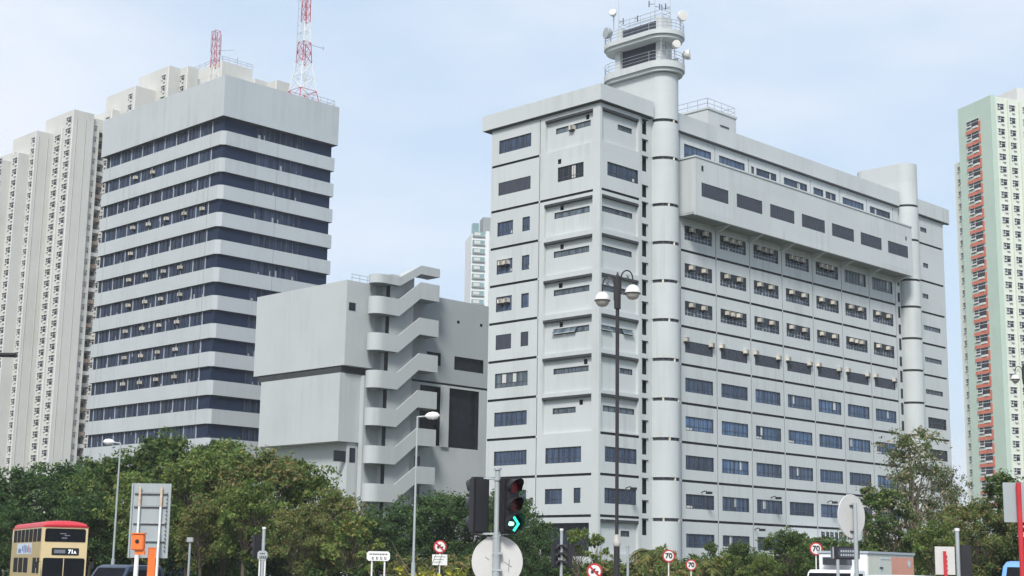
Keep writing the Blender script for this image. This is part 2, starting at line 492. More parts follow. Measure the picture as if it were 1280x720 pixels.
_wc = {}
def window(parent, face, off, ua, ub, za, zb, kindw='grid', cols=6, transom=.33, glass='glass_blue', open_sash=0, curtains=()):
    """a framed window set in its opening. face 'B' looks along -y at y=off, face 'A' looks along -x at x=off"""
    w, h = round(ub - ua, 3), round(zb - za, 3)
    key = (w, h, kindw, cols, transom, glass)
    if key not in _wc:
        f = MB()
        fr = 'frame_dark' if kindw != 'white' else 'frame_white'
        if kindw == 'louvre':
            f.box(0, w, .06, .10, 0, h, 'louvre_grey')
            n = max(3, int(w / .33))
            for i in range(n + 1):
                x = w * i / n
                f.box(max(0, x - .04), min(w, x + .04), .03, .059, 0, h, 'frame_dark')
            for q in (.0, .5, .96):
                f.box(0, w, .045, .058, h * q, h * q + .05, 'frame_dark')
            _wc[key] = (f.mesh('louvre'), None)
        elif kindw == 'barred':
            t = .05
            f.box(0, w, .10, .16, 0, t, fr); f.box(0, w, .10, .16, h - t, h, fr); f.box(0, t, .10, .16, t, h - t, fr); f.box(w - t, w, .10, .16, t, h - t, fr)
            for i in range(1, cols): x = w * i / cols; f.box(x - .022, x + .022, .11, .14, t, h - t, 'steel')
            for q in (.25, .5, .75): f.box(t, w - t, .115, .138, h * q - .02, h * q + .02, 'steel')
            p = MB(); p.box(t * .5, w - t * .5, .142, .155, t * .5, h - t * .5, glass)
            _wc[key] = (f.mesh('window'), p.mesh('pane'))
        else:
            t = .06
            f.box(0, w, .08, .16, 0, t, fr); f.box(0, w, .08, .16, h - t, h, fr)
            f.box(0, t, .08, .16, t, h - t, fr); f.box(w - t, w, .08, .16, t, h - t, fr)
            for i in range(1, cols):
                x = t + (w - 2 * t) * i / cols
                f.box(x - .03, x + .03, .09, .15, t, h - t, fr)
            if transom:
                z = t + (h - 2 * t) * transom
                f.box(t, w - t, .1, .145, z - .028, z + .028, fr)
            p = MB()
            p.box(t * .5, w - t * .5, .125, .14, t * .5, h - t * .5, glass)
            _wc[key] = (f.mesh('window'), p.mesh('pane'))
    fm, pm = _wc[key]
    loc, rz = ((ua, off, za), 0) if face == 'B' else ((off, ub, za), -pi / 2)
    if kindw == 'louvre':
        return put('louvre', fm, parent, loc, rz)
    o = put('window', fm, parent, loc, rz)
    put('pane', pm, o)
    for a, b, c, d in curtains:
        cb = MB(); cb.box(w * a, w * b, .112, .122, h * c, h * d, 'curtain'); cb.obj('curtain', o)
    if open_sash:
        sb = MB()
        n = max(2, cols // 2)
        for i in range(n):
            if (open_sash >> i) & 1:
                xa, xb = w * i / n + .03, w * (i + 1) / n - .03
                a = .6
                top, bot = (.06, h - .04), (.06 - h * sin(a), h - .04 - h * cos(a) * .95)
                for (ya, zc), (yb, zd), mm, e in ((top, bot, 'glass_strip', 0), ):
                    sb.face([(xa, ya, zc), (xb, ya, zc), (xb, yb, zd), (xa, yb, zd)], mm)
                    sb.box(xa, xb, yb - .03, yb, zd - .03, zd + .02, fr if False else 'frame_white')
        sb.obj('open_sash', o)
    return o

def ac_mesh():
    b = MB()
    b.box(0, .58, -.32, .1, 0, .40, 'ac_beige')
    b.box(.22, .55, -.335, -.321, .04, .36, 'ac_grille')
    for i in range(3):
        b.box(.22, .55, -.345, -.336, .09 + i * .1, .11 + i * .1, 'ac_beige')
    b.box(-.02, .60, -.35, .1, .402, .42, 'ac_beige')
    b.box(.02, .56, -.30, .1, -.16, -.002, 'black_plain')
    return b.mesh('air_conditioner')
AC = ac_mesh()
def ac(parent, face, off, u, z):
    return put('air_conditioner', AC, parent, (u, off, z) if face == 'B' else (off, u, z), 0 if face == 'B' else -pi / 2)

# ------------------------------------------------------------------ ground, roads
g = MB(); g.box(-3000, 3000, -800, 5000, -.6, 0, 'earth'); kind(g.obj('ground'))
g = MB(); g.box(-260, 260, 36.5, 97, .004, .006, 'asphalt'); kind(g.obj('road'))
g = MB(); g.box(-260, 260, -30, 36.3, .002, .13, 'paving'); g.box(-260, 260, 36.3, 36.5, .002, .14, 'kerb_stone')
g.box(7.0, 13.6, 36.5, 43.4, .008, .13, 'paving'); g.box(6.8, 13.8, 43.4, 43.6, .008, .14, 'kerb_stone'); kind(g.obj('pavement'))
g = MB(); g.box(-16.2, 4.6, 39.2, 62.8, .008, .13, 'paving')
for q in ((-16.4, 4.8, 39.0, 39.2), (-16.4, 4.8, 62.8, 63.0), (-16.4, -16.2, 39.2, 62.8), (4.6, 4.8, 39.2, 62.8)):
    g.box(*q, .008, .14, 'kerb_stone')
kind(g.obj('traffic_island'))
g = MB(); g.box(-260, 11, 69.2, 81.3, .008, .12, 'grass'); g.box(-260, 11, 69.0, 69.2, .008, .14, 'kerb_stone'); g.box(-260, 11, 81.3, 81.5, .008, .14, 'kerb_stone'); g.box(14.2, 16.4, 74, 76.2, .008, .13, 'paving'); kind(g.obj('verge'))
g = MB(); g.box(20.2, 23, 60.6, 63.6, .008, .13, 'paving'); kind(g.obj('traffic_island'))
g = MB(); g.box(-260, 260, 97.2, 134, .008, .13, 'grass'); g.box(-260, 260, 97, 97.2, .008, .14, 'kerb_stone'); kind(g.obj('verge'))
g = MB()
for k in range(-30, 31):
    for yy in (66.0, 89.0):
        g.box(k * 8, k * 8 + 3, yy, yy + .12, .009, .011, 'road_line')
kind(g.obj('lane_marking'))

S45 = R(45)
# ------------------------------------------------------------------ the main building (grey block with round stair towers)
MX, MY = 8.339, 139.751
main = thing('office_building', 'wide grey panelled office block with round stair towers and rows of blue windows', 'building', (MX, MY, 0), S45)
ZL = [7.05, 10.92, 14.75, 18.65, 22.55, 26.45, 30.38, 34.32, 38.3]
COL = [12.35 + 5.965 * i for i in range(8)]
PB = lambda y0: (lambda u, d, z: (u, y0 + d, z))
PA = lambda x0: (lambda v, d, z: (x0 + d, v, z))
G = 'wall_grey'
W = MB()
# --- slab face (y = 0)
holes = []
rows = [(4.40, 5.76), (8.22, 9.65), (12.05, 13.48), (15.96, 17.38), (19.84, 21.27), (23.82, 25.02), (27.65, 29.13), (31.56, 33.04), (35.49, 36.99), (44.2, 45.68)]
slab_wins = []
for i in range(7):
    ua = COL[i] + .72
    for r, (za, zb) in enumerate(rows):
        if r == 9 and i == 4:
            parts = [(ua - .1, ua + 1.9), (ua + 2.4, ua + 4.5)]
        elif r == 9 and i == 2:
            parts = [(ua - .2, ua + .3), (ua + .75, ua + 4.5)]
        else:
            parts = [(ua, ua + 4.56)]
        for a, b in parts:
            holes.append((a, b, za, zb, .24, 'trim_dark'))
            slab_wins.append((i, r, a, b, za, zb))
for z in ZL[:8]:
    for i in range(7):
        holes.append((COL[i] + .1, COL[i + 1] - .05, z - .125, z + .125, .16, 'trim_dark'))
for i in range(8):
    for a, b in zip([1.0] + [z + .125 for z in ZL[:8]], [z - .125 for z in ZL[:8]] + [37.9]):
        holes.append((COL[i] - .05, COL[i] + .05, a, b, .10, 'soffit_grey'))
    holes.append((COL[i] - .05, COL[i] + .05, 43.9, 46.4, .10, 'soffit_grey'))
facade(W, PB(0), 11.6, 55.3, 0, 46.75, holes, G)
# --- end block right of the second round tower
eh, end_wins = [], []
for k, z in enumerate([14.75, 18.65, 22.55, 26.45, 30.38, 34.32, 38.3, 43.1]):
    eh.append((60.2, 66.1, z - .125, z + .125, .16, 'trim_dark'))
for a, b, z in ((60.6, 62.1, 44.6), (61.0, 62.2, 40.06), (60.6, 62.0, 36.1), (60.6, 64.7, 32.1), (60.6, 64.7, 28.1), (60.6, 64.7, 24.1)):
    eh.append((a, b, z, z + .58, .22, 'trim_dark')); end_wins.append((a, b, z, z + .58))
for z in (19.9, 16.0, 12.1):
    eh.append((60.9, 65.3, z, z + 1.35, .22, 'trim_dark')); end_wins.append((60.9, 65.3, z, z + 1.35))
facade(W, PB(.0), 57.2, 66.3, 0, 46.7, eh, G)
W.box(55.31, 57.19, .3, .5, 0, 46.7, G)
# right end, back, roof
W.box(66.0, 66.3, .001, 15.8, 0, 46.7, G)
W.box(7.6, 66.3, 15.801, 16.1, 0, 46.7, G)
W.box(7.6, 65.99, .5, 15.8, 46.0, 46.72, 'roof_grey')
W.obj('wall', main)
# parapets
p = MB()
p.box(11.3, 55.2, -.32, 0.4, 46.78, 48.62, G); p.box(59.0, 67.5, -.32, .4, 46.7, 48.56, G)
p.box(67.0, 67.5, .401, 16.5, 46.7, 48.56, G); p.box(7.5, 66.99, 16.0, 16.5, 46.7, 48.56, G)
p.box(11.3, 55.2, -.30, -.002, 46.62, 46.77, 'trim_dark'); p.box(59, 67.4, -.30, -.002, 46.55, 46.69, 'trim_dark')
p.obj('parapet', main)
# --- corner block
cw = MB()
ah, corner_wins = [], []
RZ = [1.45, 1.45]
# left bay of the left face  (v 8.1 .. 15.1)
lb = [(9.38, 14.0, 44.37, 45.8, 'grid'), (9.38, 14.0, 39.9, 41.27, 'louvre'),
      (11.8, 14.05, 35.58, 37.06, 'grid'), (9.4, 10.45, 35.6, 37.06, 'grid'),
      (11.8, 14.05, 31.6, 33.1, 'grid'), (9.4, 10.45, 31.6, 33.1, 'grid'),
      (11.8, 14.05, 27.7, 29.25, 'grid'), (9.4, 10.45, 27.75, 29.2, 'grid'),
      (11.8, 14.0, 23.8, 25.32, 'louvre'), (9.4, 10.45, 23.85, 25.3, 'louvre'),
      (9.4, 14.0, 19.9, 21.38, 'light'), (9.45, 14.0, 16.03, 17.45, 'grid'), (9.4, 13.95, 12.12, 13.55, 'grid'), (9.4, 13.95, 8.2, 9.65, 'grid')]
for a, b, c, d, k in lb:
    ah.append((a, b, c, d, .24, 'trim_dark')); corner_wins.append(('A', 0, a, b, c, d, k))
for z in [7.05, 10.9, 14.75, 18.7, 22.6, 26.52, 30.43, 34.35, 38.3, 43.12]:
    ah.append((8.2, 15.0, z - .125, z + .125, .16, 'trim_dark'))
    if z < 16 or z > 38:
        if z in (7.05, 10.9, 38.3): ah.append((.9, 8.0, z - .125, z + .125, .16, 'trim_dark'))
for a, b in zip([1, 7.15, 11.0, 14.85, 18.8, 22.7, 26.62, 30.53, 34.45, 38.4, 43.22], [6.95, 10.8, 14.65, 18.6, 22.5, 26.42, 30.33, 34.25, 38.2, 43.02, 46.9]):
    ah.append((8.05, 8.15, a, b, .12, 'soffit_grey'))
# flush windows of the right bay
for a, b, c, d, k in [(2.15, 5.6, 39.9, 41.4, 'half'), (2.2, 6.85, 12.08, 13.58, 'grid'), (4.62, 6.85, 8.2, 9.65, 'grid'), (2.23, 3.1, 8.25, 9.67, 'grid')]:
    ah.append((a, b, c, d, .24, 'trim_dark')); corner_wins.append(('A', 0, a, b, c, d, k))
ah.append((5.15, 5.6, 41.75, 42.25, .3, 'trim_dark'))
ah.append((1.15, 7.3, 3.3, 6.4, .6, 'glass_dark'))
# sunk panels of the right bay with strip windows
sunk = []
for z0, z1, st, vent in [(14.95, 18.35, (3.23, 6.25, 16.85, 17.42, 1), (2.3, 2.75)), (18.85, 22.2, (1.6, 6.2, 20.72, 21.28, 1), (1.75, 2.2)), (22.75, 26.0, (1.57, 6.27, 24.6, 25.2, 2), (5.0, 5.45)),
                         (26.65, 29.95, (1.57, 6.27, 28.5, 29.1, 1), (5.1, 5.6)), (30.58, 33.85, (1.63, 6.33, 32.35, 32.98, 1), (5.0, 5.45)),
                         (34.5, 37.7, (1.6, 6.3, 36.3, 36.93, 1), (5.05, 5.5)), (43.2, 46.45, (1.53, 6.2, 45.02, 45.62, 1), (1.7, 2.15))]:
    sunk.append((.95, 7.38, z0, z1, st, vent))
    ah.append((.95, 7.38, z0, z1, .32, G, 'open'))
facade(cw, PA(0), 0, 15.1, 0, 47.1, ah, G)
for a, b, z0, z1, st, vent in sunk:
    hs = [(st[0], st[1], st[2], st[3], .22, 'trim_dark'), (vent[0], vent[1], min(z1 - .6, st[3] + .12), min(z1 - .12, st[3] + .62), .3, 'trim_dark')]
    facade(cw, PA(.32), a, b, z0, z1, hs, G)
    cw.box(-.05, .30, a, b, z1 - .10, z1 + .14, 'trim_dark')
    corner_wins.append(('A', .32, st[0], st[1], st[2], st[3], 'strip' if st[4] == 1 else 'stripopen'))
# right face of the corner block  (u 0 .. 6.0)
bh = []
for a, b, c, d, k in [(1.08, 5.69, 39.87, 41.26, 'grid'), (.9, 5.48, 12.1, 13.53, 'grid'), (.87, 5.42, 8.22, 9.66, 'grid')]:
    bh.append((a, b, c, d, .24, 'trim_dark')); corner_wins.append(('B', 0, a, b, c, d, k))
for z in (7.05, 10.9, 14.75, 38.35):
    bh.append((.25, 5.85, z - .125, z + .125, .16, 'trim_dark'))
bs = []
for z0, z1, st, o in [(3.6, 6.6, (3.53, 4.78, 5.22, 5.76), 0), (15.0, 18.35, (.91, 5.48, 16.86, 17.42), 0), (18.85, 22.2, (3.3, 5.2, 20.7, 21.25), 0), (22.75, 26.0, (.4, 5.25, 24.55, 25.1), 2),
                      (26.65, 29.95, (.35, 5.1, 28.45, 29.05), 0), (30.58, 33.85, (.34, 5.09, 32.35, 32.92), 0), (34.5, 37.7, (.37, 5.15, 36.25, 36.8), 0), (43.2, 46.45, (2.94, 5.07, 44.95, 45.5), 0)]:
    bs.append((.3, 5.75, z0, z1, st, o)); bh.append((.3, 5.75, z0, z1, .3, G, 'open'))
# slim dark openings beside the round tower
slits = []
for z in ZL + [43.05, 46.9]:
    for a, b in ((z - 1.62, z - .12), (z + .45, z + 1.62)):
        if b < 46.9 and a > 1:
            slits.append((6.47, 7.1, a, b, .35, 'black_plain'))
facade(cw, PB(0), 0, 6.1, 0, 47.1, bh, G)
facade(cw, PB(.12), 6.1, 8.6, 0, 47.1, slits, G)
for sl in slits:
    cw.box(6.42, 7.3, .02, .119, sl[3] + .003, sl[3] + .09, 'trim_dark')
for a, b, z0, z1, st, o in bs:
    facade(cw, PB(.3), a, b, z0, z1, [(st[0], st[1], st[2], st[3], .2, 'trim_dark')], G)
    cw.box(a, b, -.05, .28, z1 - .10, z1 + .14, 'trim_dark')
    corner_wins.append(('B', .3, st[0], st[1], st[2], st[3], 'stripopen' if o else 'strip'))
cw.face([(6.1, 0, 0), (6.1, .12, 0), (6.1, .12, 47.1), (6.1, 0, 47.1)], G)
cw.box(.6, 7.6, 14.8, 15.1, 0, 47.1, G); cw.box(7.3, 7.6, .7, 14.79, 0, 47.1, G); cw.box(.4, 7.2, .4, 14.7, 46.5, 47.0, 'roof_grey')
cw.obj('corner_block', main)
p = MB()
poly_o = [(-.4, -.4), (7.7, -.4), (7.7, 16.2), (-.4, 16.2)]
p.prism(poly_o, 47.16, 48.78, G, mtop='roof_grey')
p.box(-.28, 7.6, -.28, 15.9, 47.03, 47.155, 'trim_dark')
p.obj('parapet', main)
rnd = random.Random(4)
for f, off, a, b, c, d, k in corner_wins:
    if k == 'louvre': window(main, f, off, a, b, c, d, 'louvre')
    elif k == 'strip': window(main, f, off, a, b, c, d, 'strip', 5, 0, 'glass_strip')
    elif k == 'stripopen': window(main, f, off, a, b, c, d, 'strip', 6, 0, 'glass_strip', open_sash=5 if f == 'B' else 3)
    elif k == 'half': window(main, f, off, a, b, c, d, 'grid', 5, .25, 'glass_dark', curtains=((.52, .66, .1, .95),))
    elif k == 'light': window(main, f, off, a, b, c, d, 'grid', 6, .3, 'glass_strip', curtains=((.2, .32, .3, .95), (.53, .63, .3, .95)))
    else: window(main, f, off, a, b, c, d, 'grid', 3 if b - a < 2.5 and b - a > 1.2 else (2 if b - a < 1.2 else 6), .32, 'glass_blue', curtains=((.84, .9, .1, .3),) if rnd.random() < .2 else ())
for f, u, z in (('A', 13.3, 28.55), ('A', 12.4, 28.55), ('A', 13.3, 32.5), ('A', 12.5, 32.5)):
    ac(main, f, 0, u + .3, z)
ac(main, 'A', .32, 4.2, 45.05)
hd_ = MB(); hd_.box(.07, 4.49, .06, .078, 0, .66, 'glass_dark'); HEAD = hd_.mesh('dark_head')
for i, r, a, b, za, zb in slab_wins:
    if r == 5:
        window(main, 'B', 0, a, b, za, zb, 'louvre')
        ac(main, 'B', 0, a - .25, zb - .1); ac(main, 'B', 0, b - .6, zb - .18)
    elif r in (6, 7, 8):
        if r == 8 and i >= 5:
            window(main, 'B', 0, a, b, za, zb, 'grid', 7, .3, 'glass_strip', curtains=((.78, .88, .25, .95),)); continue
        window(main, 'B', 0, a, b, za, zb, 'barred', 8, .5, 'glass_grid', curtains=((.33, .4, .05, .2),) if rnd.random() < .4 else ())
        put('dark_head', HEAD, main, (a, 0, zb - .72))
        ac(main, 'B', 0, a + .75 + rnd.uniform(-.12, .12), zb - .58); ac(main, 'B', 0, a + 2.95 + rnd.uniform(-.2, .2), zb - .6)
        if rnd.random() < .2: ac(main, 'B', 0, a + 1.8, zb - .62)
    else:
        cu = []
        if rnd.random() < .35: cu.append((x0 := rnd.uniform(.1, .7), x0 + rnd.uniform(.05, .1), .3, .95))
        if rnd.random() < .2: cu.append((.05, .25, .06, .2))
        window(main, 'B', 0, a, b, za, zb, 'grid', 6 if b - a > 3 else 3, .3, 'glass_bright' if r == 3 or (r in (1, 2, 4, 9) and rnd.random() < .3) else 'glass_blue', curtains=cu)
for a, b, za, zb in end_wins:
    window(main, 'B', 0, a, b, za, zb, 'strip', 5 if b - a > 3 else 2, .5 if zb - za > 1 else 0, 'glass_dark' if zb - za > 1 else 'glass_strip')
# --- projecting box along the upper floors
bx = MB()
bwh = [(13.05 + 5.985 * i, 17.57 + 5.985 * i, 39.66, 41.12, .2, 'trim_dark') for i in range(7)]
bwh.append((13.05, 13.4, 42.3, 42.9, .2, 'trim_dark')); bwh.append((53.0, 53.3, 41.8, 42.3, .2, 'trim_dark'))
facade(bx, PB(-2.25), 12.1, 54.5, 37.72, 43.62, bwh, G)
facade(bx, PA(12.1), -2.25, -.001, 37.72, 43.62, [], G)
bx.face([(54.5, -2.25, 37.72), (54.5, -.001, 37.72), (54.5, -.001, 43.62), (54.5, -2.25, 43.62)], G)
bx.box(12.1, 54.5, -2.0, -.002, 37.724, 37.95, 'soffit_grey')
bx.box(12.0, 54.55, -2.33, -.003, 43.625, 43.80, G)
bx.box(12.1, 54.5, -2.25, -2.0, 37.60, 37.719, G)
for i in range(1, 8):
    bx.prism([(-1.99, 37.72), (-.003, 37.72), (-.003, 36.95)], COL[i] - .15, COL[i] + .15, G, fn=lambda a, b, c: (c, a, b))
bx.obj('projecting_storey', main)
for i in range(7):
    window(main, 'B', -2.25, 13.05 + 5.985 * i, 17.57 + 5.985 * i, 39.66, 41.12, 'louvre')
# --- round stair towers
def stadium(cx, y0, y1, r, n=28):
    a = [(cx + r * cos(pi + pi * j / n), y0 + r * sin(pi + pi * j / n)) for j in range(n + 1)]
    b = [(cx + r * cos(pi * j / n), y1 + r * sin(pi * j / n)) for j in range(n + 1)]
    return a + b
rings = [6.95, 10.86, 14.72, 18.6, 22.52, 26.45, 30.36, 34.26, 38.15, 43.0, 46.95]
t = MB()
zs = [0] + rings + [52.0]
for a, b in zip(zs, zs[1:]):
    t.prism(stadium(9.6, 0, 5.0, 1.6), a + (.16 if a else 0), b - .16 if b < 52 else b, G)
tw = t.obj('stair_tower', main, smooth=True)
for z in rings:
    v = MB(); v.prism(stadium(9.6, 0, 5.0, 1.46), z - .158, z + .158, 'trim_dark')
    for k in range(4):
        an = -pi / 2 - .9 + k * .42
        v.tube([(9.6 + 1.5 * cos(an), 1.5 * sin(an), z - .15), (9.6 + 1.5 * cos(an), 1.5 * sin(an), z + .15)], .1, 'louvre_grey' if (k + int(z)) % 3 else 'ac_beige', 6)
    v.obj('vent_ring', tw)
t = MB()
r2 = [14.72, 18.6, 22.52, 26.45, 30.36, 34.26, 37.6, 42.6, 46.95]
zs = [0] + r2 + [52.35]
for a, b in zip(zs, zs[1:]):
    t.prism(stadium(57.2, 0, 5.0, 1.5), a + (.14 if a else 0), b - .14 if b < 52 else b, G)
tw2 = t.obj('stair_tower', main, smooth=True)
for z in r2:
    v = MB(); v.prism(stadium(57.2, 0, 5.0, 1.38), z - .138, z + .138, 'trim_dark'); v.obj('vent_ring', tw2)
for z in ZL:
    for a, b in ((z - 1.5, z - .12), (z + .45, z + 1.6)):
        if b < 46:
            sl = MB(); sl.box(54.62, 55.1, -.03, -.002, a, b, 'black_plain'); sl.obj('slit_window', main)
# antenna platform
for k, z0, z1 in ((0, 52.05, 53.1), (1, 55.62, 56.45)):
    t = MB(); t.prism(stadium(9.6, 0, 5.0, 2.05), z0, z0 + .35, G); t.prism(stadium(9.6, 0, 5.0, 2.28), z0 + .352, z1, G)
    dk = t.obj('platform', main, smooth=True)
    rl = MB()
    st_ = stadium(9.6, 0, 5.0, 2.2, 14)
    for h in (.35, .7, 1.05):
        rl.tube([(a, b, z1 + h) for a, b in st_ + st_[:1]], .025, 'steel', 5)
    for a, b in st_[::2]:
        rl.tube([(a, b, z1), (a, b, z1 + 1.05)], .025, 'steel', 5)
    rl.obj('railing', dk)
t = MB()
t.box(8.9, 10.3, .2, 4.8, 53.1, 55.62, 'louvre_grey'); t.box(8.7, 10.5, -.5, .15, 53.1, 55.62, G); t.box(8.5, 10.5, 4.81, 5.5, 53.1, 55.62, G)
t.box(8.95, 10.25, .2, 4.8, 56.45, 57.9, 'louvre_grey'); t.box(8.75, 10.45, -.6, .15, 56.45, 58.3, G); t.box(8.75, 10.45, 4.81, 5.5, 56.45, 58.2, G)
t.box(8.9, 10.3, .16, 4.8, 57.901, 58.0, 'trim_dark')
t.obj('plant_room', main)
rl = MB()
for h in (.5, .95):
    rl.tube([(8.9, -.5, 58.1 + h), (8.9, 5.4, 58.1 + h), (10.3, 5.4, 58.1 + h), (10.3, -.5, 58.1 + h), (8.9, -.5, 58.1 + h)], .03, 'steel', 5)
for q in (-.5, 1, 2.4, 3.9, 5.4):
    rl.tube([(8.9, q, 58), (8.9, q, 59.05)], .03, 'steel', 5)
rl.obj('railing', main)
# roof plant room with railing
t = MB(); t.box(22.4, 27.6, 4, 14, 46.73, 52.45, G); t.box(22.3, 27.7, 3.9, 14.1, 52.452, 52.7, G); t.box(24.6, 26.2, 3.92, 3.998, 51.0, 51.12, 'trim_dark')
pr_ = t.obj('roof_house', main)
rl = MB()
for h in (.5, 1.05):
    rl.tube([(22.5, 14, 52.7 + h), (22.5, 4.1, 52.7 + h), (27.5, 4.1, 52.7 + h), (27.5, 14, 52.7 + h)], .035, 'steel', 5)
for q in range(8):
    rl.tube([(22.5, 4.1 + q * 1.4, 52.7), (22.5, 4.1 + q * 1.4, 53.75)], .035, 'steel', 5)
    if q < 5: rl.tube([(22.5 + q * 1.25, 4.1, 52.7), (22.5 + q * 1.25, 4.1, 53.75)], .035, 'steel', 5)
rl.obj('railing', pr_)
# entrance canopy and lettering
t = MB(); t.box(30.5, 43, -2.6, -.001, 5.35, 5.75, G); t.box(30.6, 42.9, -2.5, -.1, 5.22, 5.348, 'trim_dark'); t.box(31, 42.5, -.03, -.002, 1, 5.2, 'glass_dark')
cn = t.obj('entrance_canopy', main)
rnd = random.Random(9)
for k in range(7):
    t = MB(); x = 33.2 + k * .86
    t.box(x + .08 * (k % 2), x + .16 + .08 * (k % 2), -2.5, -2.42, 5.78, 6.55, 'sign_text'); t.box(x + .38, x + .54, -2.5, -2.42, 5.78 + .2 * (k % 3 == 1), 6.5, 'sign_text')
    for q in (.02, .3, .58):
        if rnd.random() < .9: t.box(x + .1, x + .42, -2.5, -2.42, 5.8 + q, 5.91 + q, 'sign_text')
    t.obj('letter', cn)
for i, z in ((0, 9.9), (1.5, 6.5), (2, 9.9), (3.8, 9.9)):
    t = MB(); x = COL[0] + 3.2 + i * 5.965
    t.tube([(x, 0, z), (x, -.5, z + .15), (x, -.9, z - .05)], .05, 'black_paint', 6); t.box(x - .25, x + .25, -1.2, -.75, z - .18, z + .06, 'black_paint')
    t.obj('floodlight', main)
t = MB(); t.tube([(3.9, 0, 9.75), (3.9, -.5, 9.9), (3.9, -.9, 9.7)], .05, 'black_paint', 6); t.box(3.65, 4.15, -1.2, -.75, 9.55, 9.8, 'black_paint'); t.obj('floodlight', main)

def mw(lx, ly, z):
    """local point of the main building as a world point"""
    return (MX + (lx - ly) * sqrt(.5), MY + (lx + ly) * sqrt(.5), z)
def dish(lx, ly, z, r, face, label, white=True, mast=1.2):
    x, y, zz = mw(lx, ly, z)
    o = thing('dish_antenna', label, 'antenna', (x, y, zz - mast))
    b = MB(); b.tube([(0, 0, 0), (0, 0, mast + r * .6)], .06, 'steel', 6); b.obj('mount', o)
    d = Vector(face).normalized()
    b = MB(); b.lathe([(r * .25, -.45), (r * .7, -.3), (r, 0), (r, .32), (r * .97, .34), (.01, .36)], 'globe_white' if white else 'galvanised', 20, c=(d.x * .3, d.y * .3, mast), axis=d)
    b.obj('drum', o, smooth=True)
dish(9.4, -1.75, 54.9, .42, (.3, -1, 0), 'small round white dish facing front on the lower antenna platform')
dish(11.6, -1.2, 54.6, .52, (1, -.35, .1), 'white dish pointing right from the rim of the lower antenna platform')
dish(10.9, -1.3, 58.5, .56, (.5, -1, 0), 'largest pale dish high above the upper antenna platform', mast=1.9)
dish(7.9, 5.6, 57.6, .6, (-1, -.5, 0), 'grey drum dish at the left end of the upper antenna platform', False, 1.1)
dish(11.45, .2, 54.2, .34, (1, -.2, 0), 'little white dish beside the large one on the lower platform', mast=1.0)
dish(8.6, 5.8, 60.0, .36, (-.3, -1, .2), 'small pale dish on the left plant room post above the platforms', mast=1.7)
def whip(lx, ly, z, h, label, arms):
    x, y, zz = mw(lx, ly, z)
    b = MB(); b.tube([(0, 0, 0), (0, 0, h)], .045, 'steel', 5, r1=.02)
    for hz, dx, L in arms:
        b.tube([(0, 0, hz), (L, dx * L, hz)], .03, 'frame_dark', 5); b.tube([(L, dx * L, hz - .3), (L, dx * L, hz + .35)], .06, 'frame_dark', 5)
    tag(b.obj('whip_antenna', None, (x, y, zz)), label, 'antenna')
whip(8.8, 5.3, 58.2, 4.4, 'thin tall aerial rod at the left end of the tower top', [(1.0, .2, .5)])
whip(9.0, .5, 58.3, 3.2, 'aerial post with crossbar on the middle of the tower top', [(1.3, .2, .5), (1.6, -.2, -.6)])
whip(10.4, -.4, 58.3, 3.4, 'aerial rod with two side arms at the right end of the tower top', [(1.2, .3, -.9), (1.4, .2, -.5)])
whip(8.6, 2.9, 58.0, 1.3, 'short aerial stub on the railing of the tower top', [(.8, .2, .3)])
whip(7.9, -1.2, 53.1, 2.6, 'thin rod aerial standing on the lower antenna platform', [(1.6, .3, .5)])

# ------------------------------------------------------------------ left office tower (white bands, dark glass)
LX, LY = -37.768, 186.208
lt = thing('office_tower', 'tall grey office tower with dark glass bands and solid top storey', 'building', (LX, LY, 0), S45)
BG = 'wall_blue_grey'
def ring_poly(o, ch):
    return [(-o, ch - o), (ch - o, -o), (18.35 + o, -o), (18.35 + o, 30 + o), (-o, 30 + o)]
band_z = [15.72 + 3.622 * i for i in range(12)]           # underside of each band
core = MB(); core.box(.5, 17.9, .5, 29.6, 0, 59.2, 'glass_band_plain'); core.obj('core', lt)
for i, z in enumerate(band_z):
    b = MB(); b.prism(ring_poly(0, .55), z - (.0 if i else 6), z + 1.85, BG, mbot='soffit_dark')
    for v in (2.75, 28.1): b.box(-.012, -.002, v - .035, v + .035, z + .01, z + 1.84, 'soffit_grey')
    b.box(8.72, 8.79, -.012, -.002, z + .01, z + 1.84, 'soffit_grey')
    b.obj('spandrel', lt)
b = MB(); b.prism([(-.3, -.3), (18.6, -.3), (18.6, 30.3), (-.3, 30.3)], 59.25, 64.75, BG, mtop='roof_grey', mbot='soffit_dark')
b.obj('parapet', lt)
rnd = random.Random(21)
ac_rows = {12: 0, 11: 2, 10: 0, 9: 5, 8: 1, 7: 4, 6: 4, 5: 4, 4: 4, 3: 4, 2: 0, 1: 0}
